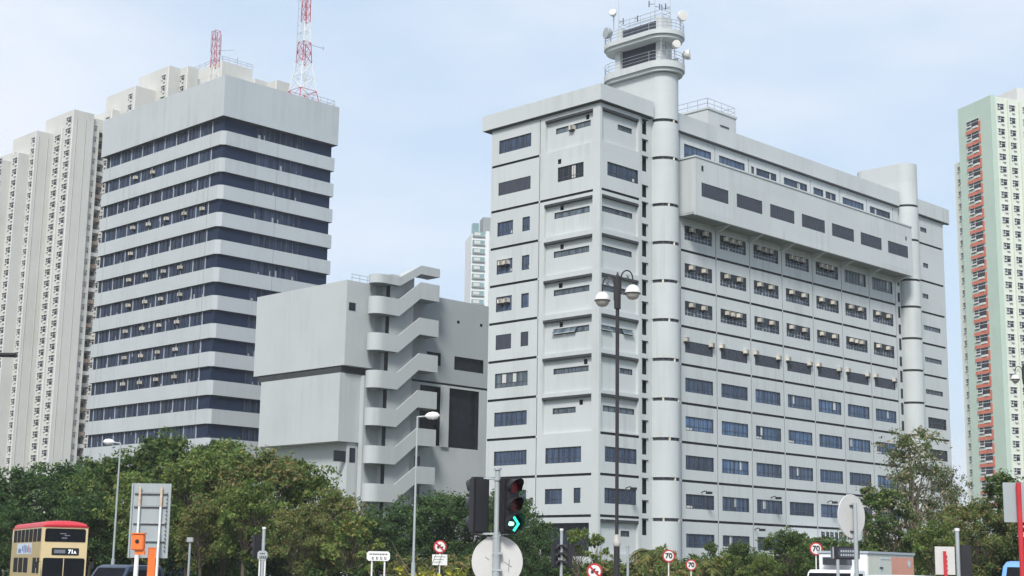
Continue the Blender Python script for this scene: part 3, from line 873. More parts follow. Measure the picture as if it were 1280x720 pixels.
for i in range(12):
    z0, z1 = band_z[i] + 1.852, (band_z[i + 1] if i < 11 else 59.25) - .002
    # left face
    f = MB(); p = MB()
    f.box(.27, .35, .3, 29.7, z0, z0 + .08, 'frame_dark'); f.box(.27, .35, .3, 29.7, z1 - .08, z1, 'frame_dark')
    n = 27
    for k in range(n + 1):
        v = 2.9 + (28.6 - 2.9) * k / n
        f.box(.25, .35, v - .045, v + .045, z0 + .08, z1 - .08, 'frame_dark' if k % 3 else 'wall_blue_grey')
    wf = f.obj('window_band', lt)
    p.box(.35, .39, .35, 2.85, z0, z1, 'glass_band_plain'); p.box(.35, .39, 2.85, 28.6, z0, z1, 'glass_band'); p.box(.35, .39, 28.6, 29.7, z0, z1, 'glass_band_plain')
    p.obj('pane', wf)
    # right face
    f = MB(); p = MB()
    f.box(.35, 18.0, .27, .35, z0, z0 + .08, 'frame_dark'); f.box(.35, 18.0, .27, .35, z1 - .08, z1, 'frame_dark')
    for k in range(9):
        u = 5.6 + k * .92
        f.box(u - .045, u + .045, .25, .35, z0 + .08, z1 - .08, 'frame_dark')
    wf2 = f.obj('window_band', lt)
    p.box(.39, 5.6, .35, .39, z0, z1, 'glass_band_plain'); p.box(5.6, 12.96, .35, .39, z0, z1, 'glass_band'); p.box(12.96, 18.0, .35, .39, z0, z1, 'glass_band_plain')
    p.obj('pane', wf2)
    for k in range(ac_rows.get(i + 1, 0)):
        ac(lt, 'A', .2, 21.4 - k * 4.25 + rnd.uniform(-.2, .2), z0 + .75 + rnd.uniform(-.05, .1))
    # blinds and panels behind single panes, seen as pale patches
    def blind(par, *q):
        m_ = MB(); m_.box(*q, 'blind_pale'); m_.obj('blind', par)
    for k in range(27):
        if rnd.random() < .16:
            v = 2.95 + .952 * k
            h = rnd.uniform(.2, .7)
            w_ = rnd.uniform(.12, .4)
            if rnd.random() < .4: blind(wf, .335, .349, v + .1, v + .1 + w_, z1 - .1 - h, z1 - .1)
            else: blind(wf, .335, .349, v + .1, v + .1 + w_, z0 + .1, z0 + .1 + h)
    for k in range(8):
        if rnd.random() < .25:
            u = 5.65 + .92 * k
            h = rnd.uniform(.25, .9)
            blind(wf2, u + .1, u + .1 + rnd.uniform(.12, .4), .335, .349, z0 + .1, z0 + .1 + h)
    blind(wf2, 12.1, 12.2, .335, .349, z0 + .1, z0 + .6)
rl = MB()
for h in (.45, .95):
    rl.tube([(13.2, .3, 64.75 + h), (18.2, .3, 64.75 + h), (18.2, 6, 64.75 + h)], .035, 'steel', 5)
for q in range(5): rl.tube([(13.2 + q * 1.25, .3, 64.75), (13.2 + q * 1.25, .3, 65.7)], .035, 'steel', 5)
rl.obj('roof_railing', lt)

def lw(lx, ly):
    return (LX + (lx - ly) * sqrt(.5), LY + (lx + ly) * sqrt(.5), 64.75)
def lattice(name, label, loc, secs, legs_r=.045):
    """square lattice mast: secs = list of (z, half width, colour of the section above)"""
    o = thing(name, label, 'mast', loc, S45)
    for (z0, h0, c0), (z1, h1, _c) in zip(secs, secs[1:]):
        b = MB()
        cs0 = [(-h0, -h0), (h0, -h0), (h0, h0), (-h0, h0)]
        cs1 = [(-h1, -h1), (h1, -h1), (h1, h1), (-h1, h1)]
        n = max(1, round((z1 - z0) / max(1.0, 2.0 * (h0 + h1) / 1.6)))
        def at(k, j):
            t_ = j / n
            return (cs0[k][0] * (1 - t_) + cs1[k][0] * t_, cs0[k][1] * (1 - t_) + cs1[k][1] * t_, z0 + (z1 - z0) * t_)
        for k in range(4):
            b.tube([at(k, 0), at(k, n)], legs_r, c0, 5)
            for j in range(n):
                b.tube([at(k, j), at((k + 1) % 4, j + 1)], legs_r * .6, c0, 4)
                b.tube([at((k + 1) % 4, j), at(k, j + 1)], legs_r * .5, c0, 4) if h0 > .7 else None
                b.tube([at(k, j + 1), at((k + 1) % 4, j + 1)], legs_r * .6, c0, 4)
        b.obj('mast_section', o)
    return o
m1 = lattice('radio_mast', 'short red and white lattice mast at the front corner of the roof', lw(3, 7.4), [(0, .5, 'mast_white'), (3.6, .42, 'mast_red'), (8.8, .36, 'mast_red')])
b = MB()
for q in (-.8, .8): b.tube([(q, 0, 5.5), (q, 0, 8.6)], .05, 'steel', 5); b.tube([(0, 0, 7.5), (q, 0, 7.5)], .04, 'steel', 5)
b.tube([(0, 0, 6.0), (2.0, -1.4, 6.3)], .035, 'steel', 5); b.obj('aerial', m1)
m2 = lattice('radio_mast', 'tall red and white lattice mast tapering up past the picture edge', lw(14.6, 3), [(0, 1.75, 'mast_red'), (2.1, 1.35, 'mast_white'), (6.2, .78, 'mast_red'), (9.2, .62, 'mast_white'), (12.2, .45, 'mast_red'), (17.0, .42, 'mast_white'), (21, .4, 'mast_red'), (25, .38, 'mast_red')], .06)
b = MB(); b.tube([(.6, -.6, 8.9), (2.4, -1.2, 8.7)], .04, 'steel', 5); b.tube([(2.4, -1.2, 8.5), (2.4, -1.2, 9.0)], .06, 'steel', 5)
for q in range(9): b.tube([(-1.1, .3, 5.6 + q * 1.2), (-.6, .3, 5.6 + q * 1.2)], .03, 'steel', 4)
b.tube([(-1.1, .3, 5), (-1.1, .3, 18)], .035, 'steel', 5); b.obj('aerial', m2)

# ------------------------------------------------------------------ annex with the open winding stair
AX, AY = -18.441, 163.966
an = thing('annex_building', 'low grey windowless annex with white winding outside stair', 'building', (AX, AY, 0), S45)
AM = 'wall_annex'
w = MB()
w.box(0, 4.2, 0, 17.1, 24.0, 33.6, AM)                              # upper box at the left
w.box(.12, 4.0, .75, 16.2, 23.2, 23.998, 'trim_dark')
w.box(0, 3.9, .65, 15.5, 15.6, 23.2, AM)                            # lower box
w.box(1.6, 3.95, .9, 15.0, 0, 15.598, AM)
w.obj('wall', an)
ww = MB()
hs = [(16.6, 21.4, 25.2, 26.82, .3, 'glass_dark'), (12.2, 14.4, 25.4, 26.9, .3, 'glass_dark'), (15.85, 20.75, 15.95, 22.95, .6, 'glass_dark'), (11.3, 14.5, 16.0, 22.9, .6, 'glass_dark'),
      (.34, 1.28, 30.2, 31.1, .25, 'glass_dark'), (16.9, 17.3, 30.8, 31.15, .3, 'black_plain'), (20.7, 21.1, 30.9, 31.25, .3, 'black_plain'),
      (10.6, 11.6, 4.0, 14.6, .4, 'soffit_grey')]
facade(ww, PB(0), 4.201, 26, 0, 23.2, [h for h in hs if h[0] > 4.25 and h[3] < 23.1], AM)
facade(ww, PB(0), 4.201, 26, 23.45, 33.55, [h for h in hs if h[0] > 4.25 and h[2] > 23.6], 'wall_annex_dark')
ww.box(4.201, 26, .2, .35, 23.1, 23.5, 'trim_dark')
ww.box(4.2, 26, .7, 17, 32.6, 33.3, 'roof_grey'); ww.box(25.7, 26, .7, 17, 0, 33.3, AM); ww.box(4.2, 25.7, 16.7, 17, 0, 33.3, AM)
ww.box(14.65, 15.7, -.25, -.002, 15.9, 23.05, AM)
ww.obj('wall', an)
s = MB(); s.box(.34, 1.28, -.03, -.002, 30.2, 31.1, 'glass_dark'); s.box(1.34, 1.4, -.04, -.002, 30.1, 31.2, AM); s.obj('window', an)
s = MB(); s.box(-.06, -.002 + 1.57, 1.1, 1.25, 13.4, 14.6, 'glass_dark'); s.box(1.9, 2.7, .86, .898, 13.4, 15.0, 'glass_dark'); s.obj('window', an)
s = MB(); s.box(2.9, 3.5, -.02, .64, 0, 23.1, AM); s.obj('pilaster', an)
# stair: central shaft, landings and slanting parapets
st = MB()
st.box(5.15, 8.75, -1.35, -.001, 0, 34.9, AM); st.box(5.09, 5.148, -1.34, -.75, 0, 33.7, 'black_plain'); st.box(8.751, 8.8, -.9, -.1, .5, 33, 'brown_stain')
st.box(3.55, 4.198, .003, .88, 0, 23.15, AM)
stair = st.obj('stair_shaft', an)
def flight(zl, zr, hb, m=AM):
    """front parapet: round landing at the left (height zl), slanting run, landing at the right (height zr); hb = band height"""
    b = MB()
    pts = []
    for j in range(15):                                             # round end, from the wall to the front
        a = pi / 2 + pi * j / 14
        pts.append((3.75 + 1.3 * cos(a), -1.1 + 1.1 * sin(a), zl))
    pts += [(5.9, -2.2, zl), (9.05, -2.2, zr), (11.95, -2.2, zr), (11.95, -.01, zr)]
    inner = []
    for j in range(15):
        a = pi / 2 + pi * j / 14
        inner.append((3.75 + 1.15 * cos(a), -1.1 + .95 * sin(a), zl))
    inner += [(5.9, -2.05, zl), (9.05, -2.05, zr), (11.8, -2.05, zr), (11.8, -.01, zr)]
    for (p0, p1, q0, q1) in zip(pts, pts[1:], inner, inner[1:]):
        lo = lambda p: (p[0], p[1], p[2] - hb)
        b.face([lo(p0), lo(p1), p1, p0], m); b.face([lo(q0), lo(q1), q1, q0], m)
        b.face([p0, p1, q1, q0], m); b.face([lo(p0), lo(p1), lo(q1), lo(q0)], m)
    fl = b.obj('stair_parapet', stair, smooth=True)
    b = MB()
    zf, zg = zl - hb + .02, zr - hb + .02
    n = 14
    lp = [(x, y, zf) for x, y, z in inner[:16]]
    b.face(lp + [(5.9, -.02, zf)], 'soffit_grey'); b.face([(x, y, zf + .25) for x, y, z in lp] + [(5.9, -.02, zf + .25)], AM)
    b.face([(5.9, -2.05, zf), (9.05, -2.05, zg), (9.05, -1.36, zg), (5.9, -1.36, zf)], AM)
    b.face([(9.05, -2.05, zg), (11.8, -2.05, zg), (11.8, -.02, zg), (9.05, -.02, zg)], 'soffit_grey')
    b.face([(9.05, -2.05, zg + .25), (11.8, -2.05, zg + .25), (11.8, -.02, zg + .25), (9.05, -.02, zg + .25)], AM)
    b.obj('stair_landing', stair)
for zl, zr in ((31.95, 34.4), (27.8, 30.25), (23.58, 26.12), (19.38, 21.88), (15.2, 17.58), (11.03, 13.28), (6.85, 9.15), (2.65, 5.0)):
    flight(zl, zr, 1.95)
flight(34.5, 36.35, 1.0)
b = MB(); b.face([(x, y, 34.35) for x, y in [(3.75 + 1.15 * cos(pi / 2 + pi * j / 14), -1.1 + .95 * sin(pi / 2 + pi * j / 14)) for j in range(15)] + [(5.9, -2.05), (5.9, -.02)]], AM)
b.face([(5.9, -2.05, 34.35), (9.05, -2.05, 36.2), (9.05, -.02, 36.2), (5.9, -.02, 34.35)], AM); b.face([(9.05, -2.05, 36.2), (11.8, -2.05, 36.2), (11.8, -.02, 36.2), (9.05, -.02, 36.2)], AM); b.obj('stair_roof', stair)
b = MB()
for h in (.4, .8): b.tube([(.6, .2, 33.6 + h), (4.2, .2, 33.6 + h)], .03, 'steel', 5)
for q in range(4): b.tube([(.8 + q * 1.1, .2, 33.6), (.8 + q * 1.1, .2, 34.4)], .03, 'steel', 5)
b.obj('roof_railing', an)

# ------------------------------------------------------------------ housing towers far behind
def res_window(w, h, frame='frame_white', pane='glass_dark', acu=True):
    b = MB()
    b.box(0, w, -.02, .02, 0, h, pane)
    for x in (0, w * .36, w - .1): b.box(x, x + .1, -.07, -.021, 0, h, frame)
    b.box(0, w, -.06, -.022, h * .62, h * .62 + .09, frame)
    b.box(-.08, w + .08, -.16, -.023, h + .002, h + .10, frame)
    if acu:
        b.box(w * .5, w * .9, -.28, -.024, -.5, -.08, 'cream_white'); b.box(0, w * .36, -.2, -.075, h * .1, h * .32, 'frame_white')
    return b.mesh('window')
RW1 = res_window(1.75, 1.3)
RW4 = res_window(2.5, 1.4)
RW2 = res_window(.75, 1.3, acu=False)
RW3 = res_window(4.4, 1.5, acu=True)
def col_windows(root, name, me, face, x, y, z0, z1, step, jit=None):
    z = z1
    while z > z0:
        put(name, me, root, (x, y, z), 0 if face == 'B' else -pi / 2)
        z -= step
def fins(root, L, m='cream_wall'):
    for (x, y, lx, ly, zt) in L:
        b = MB(); b.box(x, x + lx, y, y + ly, 0, zt, m, ); 
        b.box(x - .12, x - .002, y - .002, y + .35, 0, zt - .01, 'cream_white')
        b.obj('wall', root)
# nearest left one
h1 = thing('housing_tower', 'cream housing tower at the left picture edge with a blank grey side', 'building', (-116.3, 350, 0), S45)
fins(h1, [(0, 0, 9, 12, 105.2), (-2.8, 2.85, 6, 14, 99.6), (-2.2, 6.6, 5, 12, 100.6)])
for nm, x, y, zt in (('window', -.03, 2.3, 102.3), ('window', -2.83, 5.5, 97.0), ('window', -5.0, 9.5, 97.0)):
    if x < -4:
        b = MB(); b.box(-5, 2, 6.6, 20, 0, 98, 'cream_wall'); b.obj('wall', h1); y = 9.2; x = -5.03
    col_windows(h1, nm, RW4 if y > 5 else RW1, 'A', x, y, 18, zt, 2.78)
b = MB(); b.box(4.9, 5.2, -.05, -.002, 0, 104.9, 'brown_stain'); b.obj('drain_strip', h1)
# second
h2 = thing('housing_tower', 'cream housing tower with twin window columns and dark laundry recess beside the office tower', 'building', (-110.1, 350, 0), S45)
fins(h2, [(0, 0, 8, 14, 106.0), (.35, -4.5, 5.4, 14, 109.8), (5.75, -3.6, 2.1, 14, 109.0), (7.85, -1.0, 2.4, 12, 110), (10.2, -5.2, 8, 18, 112)])
col_windows(h2, 'window', RW4, 'A', -.03, 3.4, 18, 103, 2.78)
col_windows(h2, 'window', RW4, 'A', .32, -1.0, 18, 106.8, 2.78)
col_windows(h2, 'small_window', RW2, 'B', 6.4, -3.63, 18, 106, 2.78)
col_windows(h2, 'window', RW1, 'A', 10.17, -2.2, 18, 109, 2.78)
rnd = random.Random(5)
for k in range(30):
    b = MB(); z = 20 + k * 2.9
    b.box(7.86, 10.15, -2.6, -1.002, z, z + .9, rnd.choice(['cream_wall', 'brown_stain', 'soffit_grey', 'frame_white'])); b.box(7.9, 10.1, -1.06, -1.003, z + .95, z + 2.6, 'glass_dark')
    b.obj('recess_balcony', h2)
# roof part seen above the office tower
h3 = thing('housing_tower', 'cream housing tower rising behind the roof of the office tower with railed roof', 'building', (-92.9, 350, 0), S45)
def loc3(X): return ((X + 92.9) * .7071, -(X + 92.9) * .7071)
xs = [loc3(X) for X in (-92.9, -85.0, -80.4, -71.5, -65.5, -56.9)]
fins(h3, [(xs[0][0], xs[0][1], 6, 14, 117), (xs[1][0], xs[1][1], 6, 14, 122.3), (xs[2][0], xs[2][1], 3, 14, 122.3), (xs[2][0] + 2, xs[2][1] + 1.5, 6, 14, 119.8), (xs[3][0], xs[3][1] + 1, 9, 14, 124), (xs[4][0] + 2, xs[4][1], 6, 14, 119.8), (xs[4][0] + 5.5, xs[4][1] - 4.2, 4, 14, 119.4)])
for q, zt in ((0, 114), (1, 119), (2, 119)):
    col_windows(h3, 'window', RW1, 'A', xs[q][0] - .03, xs[q][1] + 3.2, 96, zt, 2.78)
b = MB(); b.box(xs[2][0] + 3.1, xs[2][0] + 7, xs[2][1] + 1.42, xs[2][1] + 1.498, 96, 118, 'glass_dark'); b.box(xs[2][0] + 3.0, xs[2][0] + 7.4, xs[2][1] + .6, xs[2][1] + 1.49, 118.1, 119.9, 'cream_white'); b.obj('recess', h3)
b = MB()
for h in (.6, 1.2): b.tube([(xs[3][0], xs[3][1] + 14, 124 + h), (xs[3][0], xs[3][1] + 1, 124 + h), (xs[3][0] + 9, xs[3][1] + 1, 124 + h)], .06, 'steel', 5)
for q in range(6): b.tube([(xs[3][0] + q * 1.8, xs[3][1] + 1, 124), (xs[3][0] + q * 1.8, xs[3][1] + 1, 125.2)], .06, 'steel', 5); b.tube([(xs[3][0], xs[3][1] + 1 + q * 2.5, 124), (xs[3][0], xs[3][1] + 1 + q * 2.5, 125.2)], .06, 'steel', 5)
b.tube([(xs[3][0] + 5, xs[3][1] + 2, 124), (xs[3][0] + 5, xs[3][1] + 2, 126.4)], .12, 'steel', 5); b.obj('roof_railing', h3)
for root_, zt_, qs in ((h1, 104, ((.6, -.06), (3.0, -.06))), (h2, 108, ((1.2, -4.56), (3.6, -4.56)))):
    for x_, y_ in qs:
        b = MB(); b.tube([(x_, y_, 0), (x_, y_, zt_)], .09, 'cream_wall', 5); b.obj('drain_pipe', root_)
# right hand tower: green frame, red panels
h4 = thing('housing_tower', 'pale green housing tower with a strip of red panels on its side', 'building', (104.9, 315, 0), R(20))
b = MB(); b.box(0, 14, 0, 11.4, 0, 106.4, 'pale_wall'); b.box(-.25, -.002, 0, 11.4, 0, 106.5, 'green_wall'); b.box(-.26, 1.0, -.2, -.003, 0, 106.55, 'green_wall'); b.box(1.6, 9, 11.4, 15.8, 0, 95.0, 'pale_wall'); b.box(1.3, 14, 3, 11, 106.4, 107.0, 'roof_grey'); b.obj('wall', h4)
for k in range(30):
    z = 18 + k * 2.86
    put('bay_window', RW3, h4, (-.28, 8.4, z), -pi / 2)
    b = MB(); b.box(-.45, -.252, 3.6, 8.6, z - 1.32, z - .58, 'red_panel'); b.box(-.4, -.253, 3.6, 4.1, z - .575, z + .75, 'red_panel'); b.obj('red_panel', h4)
col_windows(h4, 'window', RW1, 'A', 1.57, 14.6, 18, 92.5, 2.86)
col_windows(h4, 'window', RW1, 'B', 1.6, -.03, 18, 103.5, 2.86)
col_windows(h4, 'window', RW1, 'B', 4.6, -.03, 18, 103.5, 2.86)
col_windows(h4, 'side_window', RW1, 'B', 8.4, -.03, 18, 103.5, 2.86)
b = MB()
for x in (4.1, 7.2, 11): b.box(x, x + .35, -.5, -.003, 0, 106, 'pale_wall')
b.obj('rib', h4)
# far white towers
h5 = thing('apartment_tower', 'distant white apartment tower with teal windows between the two grey blocks', 'building', (-9.0, 500, 0), R(12))
b = MB(); b.box(-5.2, 9, 0, 12, 0, 115.0, 'far_white'); b.box(-.4, .9, -.5, -.002, 0, 116, 'far_white'); b.box(-1.0, 4, 2, 8, 115, 121.5, 'soffit_grey'); b.box(-4.6, -2.6, 1, 4, 115, 119.0, 'teal_glass'); b.obj('wall', h5)
for k in range(16):
    z = 70 + k * 2.95
    b = MB(); b.box(-4.9, -.6, -.12, -.003, z, z + 1.5, 'teal_glass'); b.box(-4.95, -.55, -.5, -.002, z - .35, z - .02, 'soffit_grey'); b.box(-4.3, -2.2, -.2, -.121, z + .2, z + 1.2, 'curtain'); b.obj('window', h5)
    b = MB(); b.box(1.2, 3.4, -.12, -.003, z, z + 1.5, 'teal_glass'); b.obj('window', h5)
h6 = thing('housing_tower', 'cream housing tower mostly hidden behind the pale green tower', 'building', (140, 375, 0), R(20))
b = MB(); b.box(-10, 14, 0, 12, 0, 127.5, 'cream_white'); b.box(-10.2, 14, -.2, -.002, 121, 122, 'cream_wall'); b.obj('wall', h6)
col_windows(h6, 'window', RW1, 'B', -3, -.03, 105, 123, 2.86); col_windows(h6, 'window', RW1, 'B', -7, -.03, 105, 123, 2.86)

# ------------------------------------------------------------------ trees
def crown_mesh(seed, lobes, n, leaf, m, fill=.45):
    """leaf faces spread through the volume of uneven lobes; lobes: (x, y, z, rx, ry, rz)"""
    r = random.Random(seed)
    vs, fs = [], []
    vol = [l[3] * l[4] + l[4] * l[5] for l in lobes]
    tot = sum(vol)
    sub = []
    for L, v in zip(lobes, vol):                                    # twig clumps inside every lobe
        k = max(6, int(v / tot * n / 42))
        for _ in range(k):
            d = Vector((r.gauss(0, 1), r.gauss(0, 1), r.gauss(0, 1))).normalized()
            q = r.random() ** fill
            p = Vector((L[0] + d.x * L[3] * q, L[1] + d.y * L[4] * q, L[2] + d.z * L[5] * q))
            sub.append((p, r.uniform(.35, .9) * min(1.0, .28 * (L[3] + L[5])), (p - Vector(L[:3])).normalized()))
    per = max(8, int(n / len(sub)))
    for p, rad, out in sub:
        for _ in range(int(per * r.uniform(.5, 1.5))):
            d = Vector((r.gauss(0, 1), r.gauss(0, 1), r.gauss(0, .75)))
            q = p + d * rad * .45
            nrm = (out * .6 + Vector((r.gauss(0, .7), r.gauss(0, .7), r.gauss(.35, .7)))).normalized()
            a = nrm.orthogonal().normalized()
            a = (Matrix.Rotation(r.uniform(0, 6.28), 3, nrm) @ a)
            b = nrm.cross(a)
            s = leaf * r.uniform(.6, 1.35)
            w_ = s * r.uniform(.36, .52)
            k = len(vs)
            vs += [tuple(q - a * s), tuple(q + b * w_ + nrm * s * .12), tuple(q + a * s), tuple(q - b * w_ + nrm * s * .12)]
            fs.append((k, k + 1, k + 2, k + 3))
    me = bpy.data.meshes.new('crown')
    me.from_pydata(vs, [], fs)
    me.materials.append(MATS[m])
    return me
def trunk_mesh(seed, h, tips, r0, m='bark'):
    r = random.Random(seed)
    b = MB()
    fork = h * r.uniform(.28, .4)
    lean = Vector((r.uniform(-.4, .4), r.uniform(-.4, .4), 0))
    pts = [Vector((0, 0, 0)), Vector((0, 0, fork * .5)) + lean * .3, Vector((0, 0, fork)) + lean * .6]
    b.tube(pts, r0, m, 9, r1=r0 * .72)
    for t_ in tips:
        t_ = Vector(t_)
        s = pts[2] - Vector((0, 0, r.uniform(0, .4)))
        mid = s.lerp(t_, .5) + Vector((r.uniform(-.4, .4), r.uniform(-.4, .4), r.uniform(-.1, .5)))
        b.tube([s, s.lerp(mid, .5) + Vector((0, 0, .15)), mid, t_], r0 * .5, m, 7, r1=r0 * .1)
        for _ in range(3):
            e = mid + Vector((r.uniform(-1.3, 1.3), r.uniform(-1.3, 1.3), r.uniform(.3, 1.4)))
            b.tube([s.lerp(mid, .7), e], r0 * .2, m, 5, r1=r0 * .05)
    return b.mesh('trunk', smooth=True)
def species(seed, h, rad, n, leaf, m, nl=9, low=.32, bark='bark', fill=.45, rz=.5, cone=0.0):
    r = random.Random(seed)
    lobes = []
    for k in range(nl):
        a = 2.4 * k + r.uniform(-.5, .5)
        zf = low + (1 - low) * (k + .5) / nl
        env = sin(pi * min(1, .18 + .8 * (zf - low) / (1 - low))) ** .6 * (1 - cone * (zf - low) / (1 - low))
        d = rad * env * r.uniform(.3, .68)
        lr = rad * r.uniform(.34, .52) * (1 - cone * .5 * (zf - low) / (1 - low))
        lobes.append((cos(a) * d, sin(a) * d, min(h * zf, h - lr * rz * 1.5), lr, lr * r.uniform(.85, 1.1), lr * r.uniform(rz, rz + .3)))
    lobes.append((r.uniform(-.3, .3), r.uniform(-.3, .3), h - rad * .3, rad * .36, rad * .36, rad * .3))
    tips = [(l[0], l[1], l[2]) for l in lobes]
    return crown_mesh(seed + 1, lobes, n, leaf, m, fill), trunk_mesh(seed + 2, h, tips, max(.1, h * .022), bark), h
SP = {
    'dark': species(11, 10, 4.6, 11500, .16, 'leaf_dark'),
    'dark_low': species(15, 5, 3.2, 7000, .17, 'leaf_dark', nl=8, low=.12),
    'mid': species(21, 10, 4.4, 10500, .16, 'leaf_mid', fill=.55),
    'olive': species(31, 10, 4.2, 9500, .155, 'leaf_olive', fill=.6),
    'russet': species(41, 9, 4.0, 8500, .145, 'leaf_russet', fill=.65),
    'bright': species(51, 7, 3.0, 4200, .20, 'leaf_bright', fill=.6, nl=10),
    'mid_low': species(55, 5, 3.0, 6000, .16, 'leaf_mid', nl=8, low=.1),
    'airy': species(61, 13, 6.3, 8200, .135, 'leaf_dry', nl=19, low=.16, fill=.75, bark='bark_pale', cone=.5, rz=.5),
    'airy_green': species(65, 10, 3.6, 9500, .15, 'leaf_mid', nl=11, low=.12, fill=.5, cone=.4),
    'sparse': species(71, 6, 1.9, 1300, .15, 'leaf_olive', nl=6, low=.5, fill=.8),
    'hedge': species(81, 2.6, 2.4, 4200, .13, 'leaf_mid', nl=7, low=.08),
    'hedge_rust': species(85, 2.6, 2.2, 3600, .13, 'leaf_russet', nl=7, low=.08),
    'yellow': species(91, 1.9, 1.5, 2600, .09, 'leaf_yellow', nl=6, low=.1),
    'column': species(95, 9, 1.1, 2600, .19, 'leaf_mid', nl=8, low=.2, cone=.3),
}
rt = random.Random(77)
def tree(sp, x, y, h, label, cat='tree', group=None, name=None, wide=1.0, rz=None):
    cm, tm, bh_ = SP[sp]
    s = h / bh_
    o = tag(put(name or 'tree', None, None, (x, y, 0)), label, cat, group)
    o.rotation_euler = (0, 0, rt.uniform(0, 6.28) if rz is None else rz)
    o.scale = (s * wide, s * wide, s)
    put('crown', cm, o); put('trunk', tm, o)
    return o
#TREES
tree('dark', -38.9, 112, 8.4, 'dark green tree cut by the left picture edge behind the bus', wide=1.1)
tree('dark', -36.2, 114, 9.3, 'dark green rounded tree directly behind the red bus roof', wide=1.15)
tree('dark', -32.2, 112, 9.6, 'dark green tree between the bus and the left lamp post', wide=1.1)
tree('mid', -28.0, 108, 9.8, 'mid green tree behind the left slim lamp post', wide=1.1)
tree('mid', -24.4, 106, 11.2, 'tallest left tree, green, its top against the office tower base', wide=1.0)
tree('olive', -21.5, 102, 9.7, 'olive tree right behind the grey sign board', wide=1.0)
tree('olive', -19.7, 105, 10.7, 'yellowish olive tree with pointed top below the office tower corner', wide=1.05)
tree('russet', -16.3, 101, 9.8, 'olive brown tree with reddish tinge in front of the annex corner', wide=1.15)
tree('olive', -13.5, 100, 8.7, 'yellow green tree at the right shoulder of the left tree mass', wide=1.0)
tree('russet', -11.2, 97, 6.9, 'lower reddish tree left of the winding stair', wide=1.0)
tree('bright', -9.5, 93, 5.3, 'bright light green small tree at the right end of the left trees', wide=1.0)
tree('dark', -33.4, 102, 5.9, 'low dark tree standing close behind the bus', wide=1.0)
tree('dark', -28.1, 102, 6.7, 'dark tree half hidden behind the left lamp post', wide=1.0)
tree('olive', -24.5, 99, 7.9, 'olive tree left of the grey sign board', wide=0.95)
tree('olive', -16.7, 96, 7.4, 'front olive tree above the pale traffic light pole', wide=0.9)
tree('russet', -12.9, 93, 5.7, 'small reddish tree in front of the left tree mass', wide=0.95)
tree('russet', -19.6, 97, 6.4, 'front brownish tree right of the grey sign board', wide=0.9)
tree('dark', -8.8, 116, 6.7, 'dark green tree at the foot of the winding stair', wide=1.15)
tree('dark', -6.1, 120, 8.0, 'dark round tree behind the slim lamp post', wide=1.2)
tree('dark', -3.0, 118, 7.9, 'dark green tree left of the near traffic light', wide=1.1)
tree('dark', 0.2, 112, 7.9, 'dark green tree standing behind the near green signal', wide=0.85)
tree('dark', 2.0, 108, 5.6, 'lower dark tree right of the near traffic light', wide=0.8)
tree('sparse', 4.6, 100, 4.9, 'thin airy young tree before the dark ground floor opening', wide=1.0)
tree('sparse', 6.0, 101, 4.6, 'second thin airy young tree beside the globe lamp pole', wide=0.8)
tree('airy_green', 14.0, 104, 4.1, 'dark green bushy tree right of the palms', wide=0.7)
tree('mid', 16.3, 106, 4.2, 'broad green tree below the second window column', wide=1.0)
tree('mid', 19.3, 104, 5.1, 'spreading green tree below the building lettering', wide=1.05)
tree('olive', 16.1, 95, 3.3, 'light olive small tree in front of the spreading tree', wide=1.0)
tree('bright', 13.2, 92, 3.3, 'light green small tree right of the lower 70 sign', wide=1.0)
tree('column', 24.1, 101, 8.0, 'narrow upright green tree behind the oval sign', wide=1.0)
tree('airy', 26.4, 98, 11.9, 'large airy tree with dry leaves before the right stair tower', wide=1.0)
tree('airy', 29.4, 101, 9.7, 'airy tree filling the right flank of the large tree', wide=0.75)
tree('airy_green', 24.2, 96, 7.5, 'green leafy tree behind the white lorry', wide=1.1)
tree('russet', 29.1, 94, 6.9, 'brownish tree below the pale green housing tower', wide=1.0)
tree('airy_green', 31.6, 96, 8.7, 'tree with a thin top sprig left of the red pole panel', wide=0.9)
tree('mid', 32.9, 95, 8.1, 'green tree cut by the right picture edge', wide=1.0)
tree('olive', 25.9, 92, 5.4, 'low olive tree above the right end of the lorry', wide=0.9)
tree('column', -26.0, 110, 11.2, 'slender sprig topped tree left of the tallest left tree', wide=1.3)
tree('airy_green', -21.2, 108, 10.9, 'green tree with a ragged top beside the yellowish pointed tree', wide=0.8)
tree('column', -14.9, 104, 9.4, 'slender dark tree with a ragged top before the annex box', wide=1.4)
tree('dark', 23.6, 110, 4.7, 'dark tree behind the message sign and lorry roof', wide=1.0)
tree('dark_low', -43.8, 124, 5.9, 'dense dark shrub in the row under the left trees', 'shrub', 'shrubs under the left trees', 'shrub')
tree('dark_low', -40.2, 121, 5.5, 'dense dark shrub in the row under the left trees', 'shrub', 'shrubs under the left trees', 'shrub')
tree('dark_low', -38.7, 124, 5.2, 'dense dark shrub in the row under the left trees', 'shrub', 'shrubs under the left trees', 'shrub')
tree('dark_low', -35.4, 121, 6.0, 'dense dark shrub in the row under the left trees', 'shrub', 'shrubs under the left trees', 'shrub')
tree('dark_low', -33.8, 124, 5.7, 'dense dark shrub in the row under the left trees', 'shrub', 'shrubs under the left trees', 'shrub')
tree('dark_low', -30.5, 121, 5.3, 'dense dark shrub in the row under the left trees', 'shrub', 'shrubs under the left trees', 'shrub')
tree('dark_low', -28.8, 124, 6.2, 'dense dark shrub in the row under the left trees', 'shrub', 'shrubs under the left trees', 'shrub')
tree('dark_low', -25.6, 121, 5.7, 'dense dark shrub in the row under the left trees', 'shrub', 'shrubs under the left trees', 'shrub')
tree('dark_low', -23.7, 124, 5.5, 'dense dark shrub in the row under the left trees', 'shrub', 'shrubs under the left trees', 'shrub')
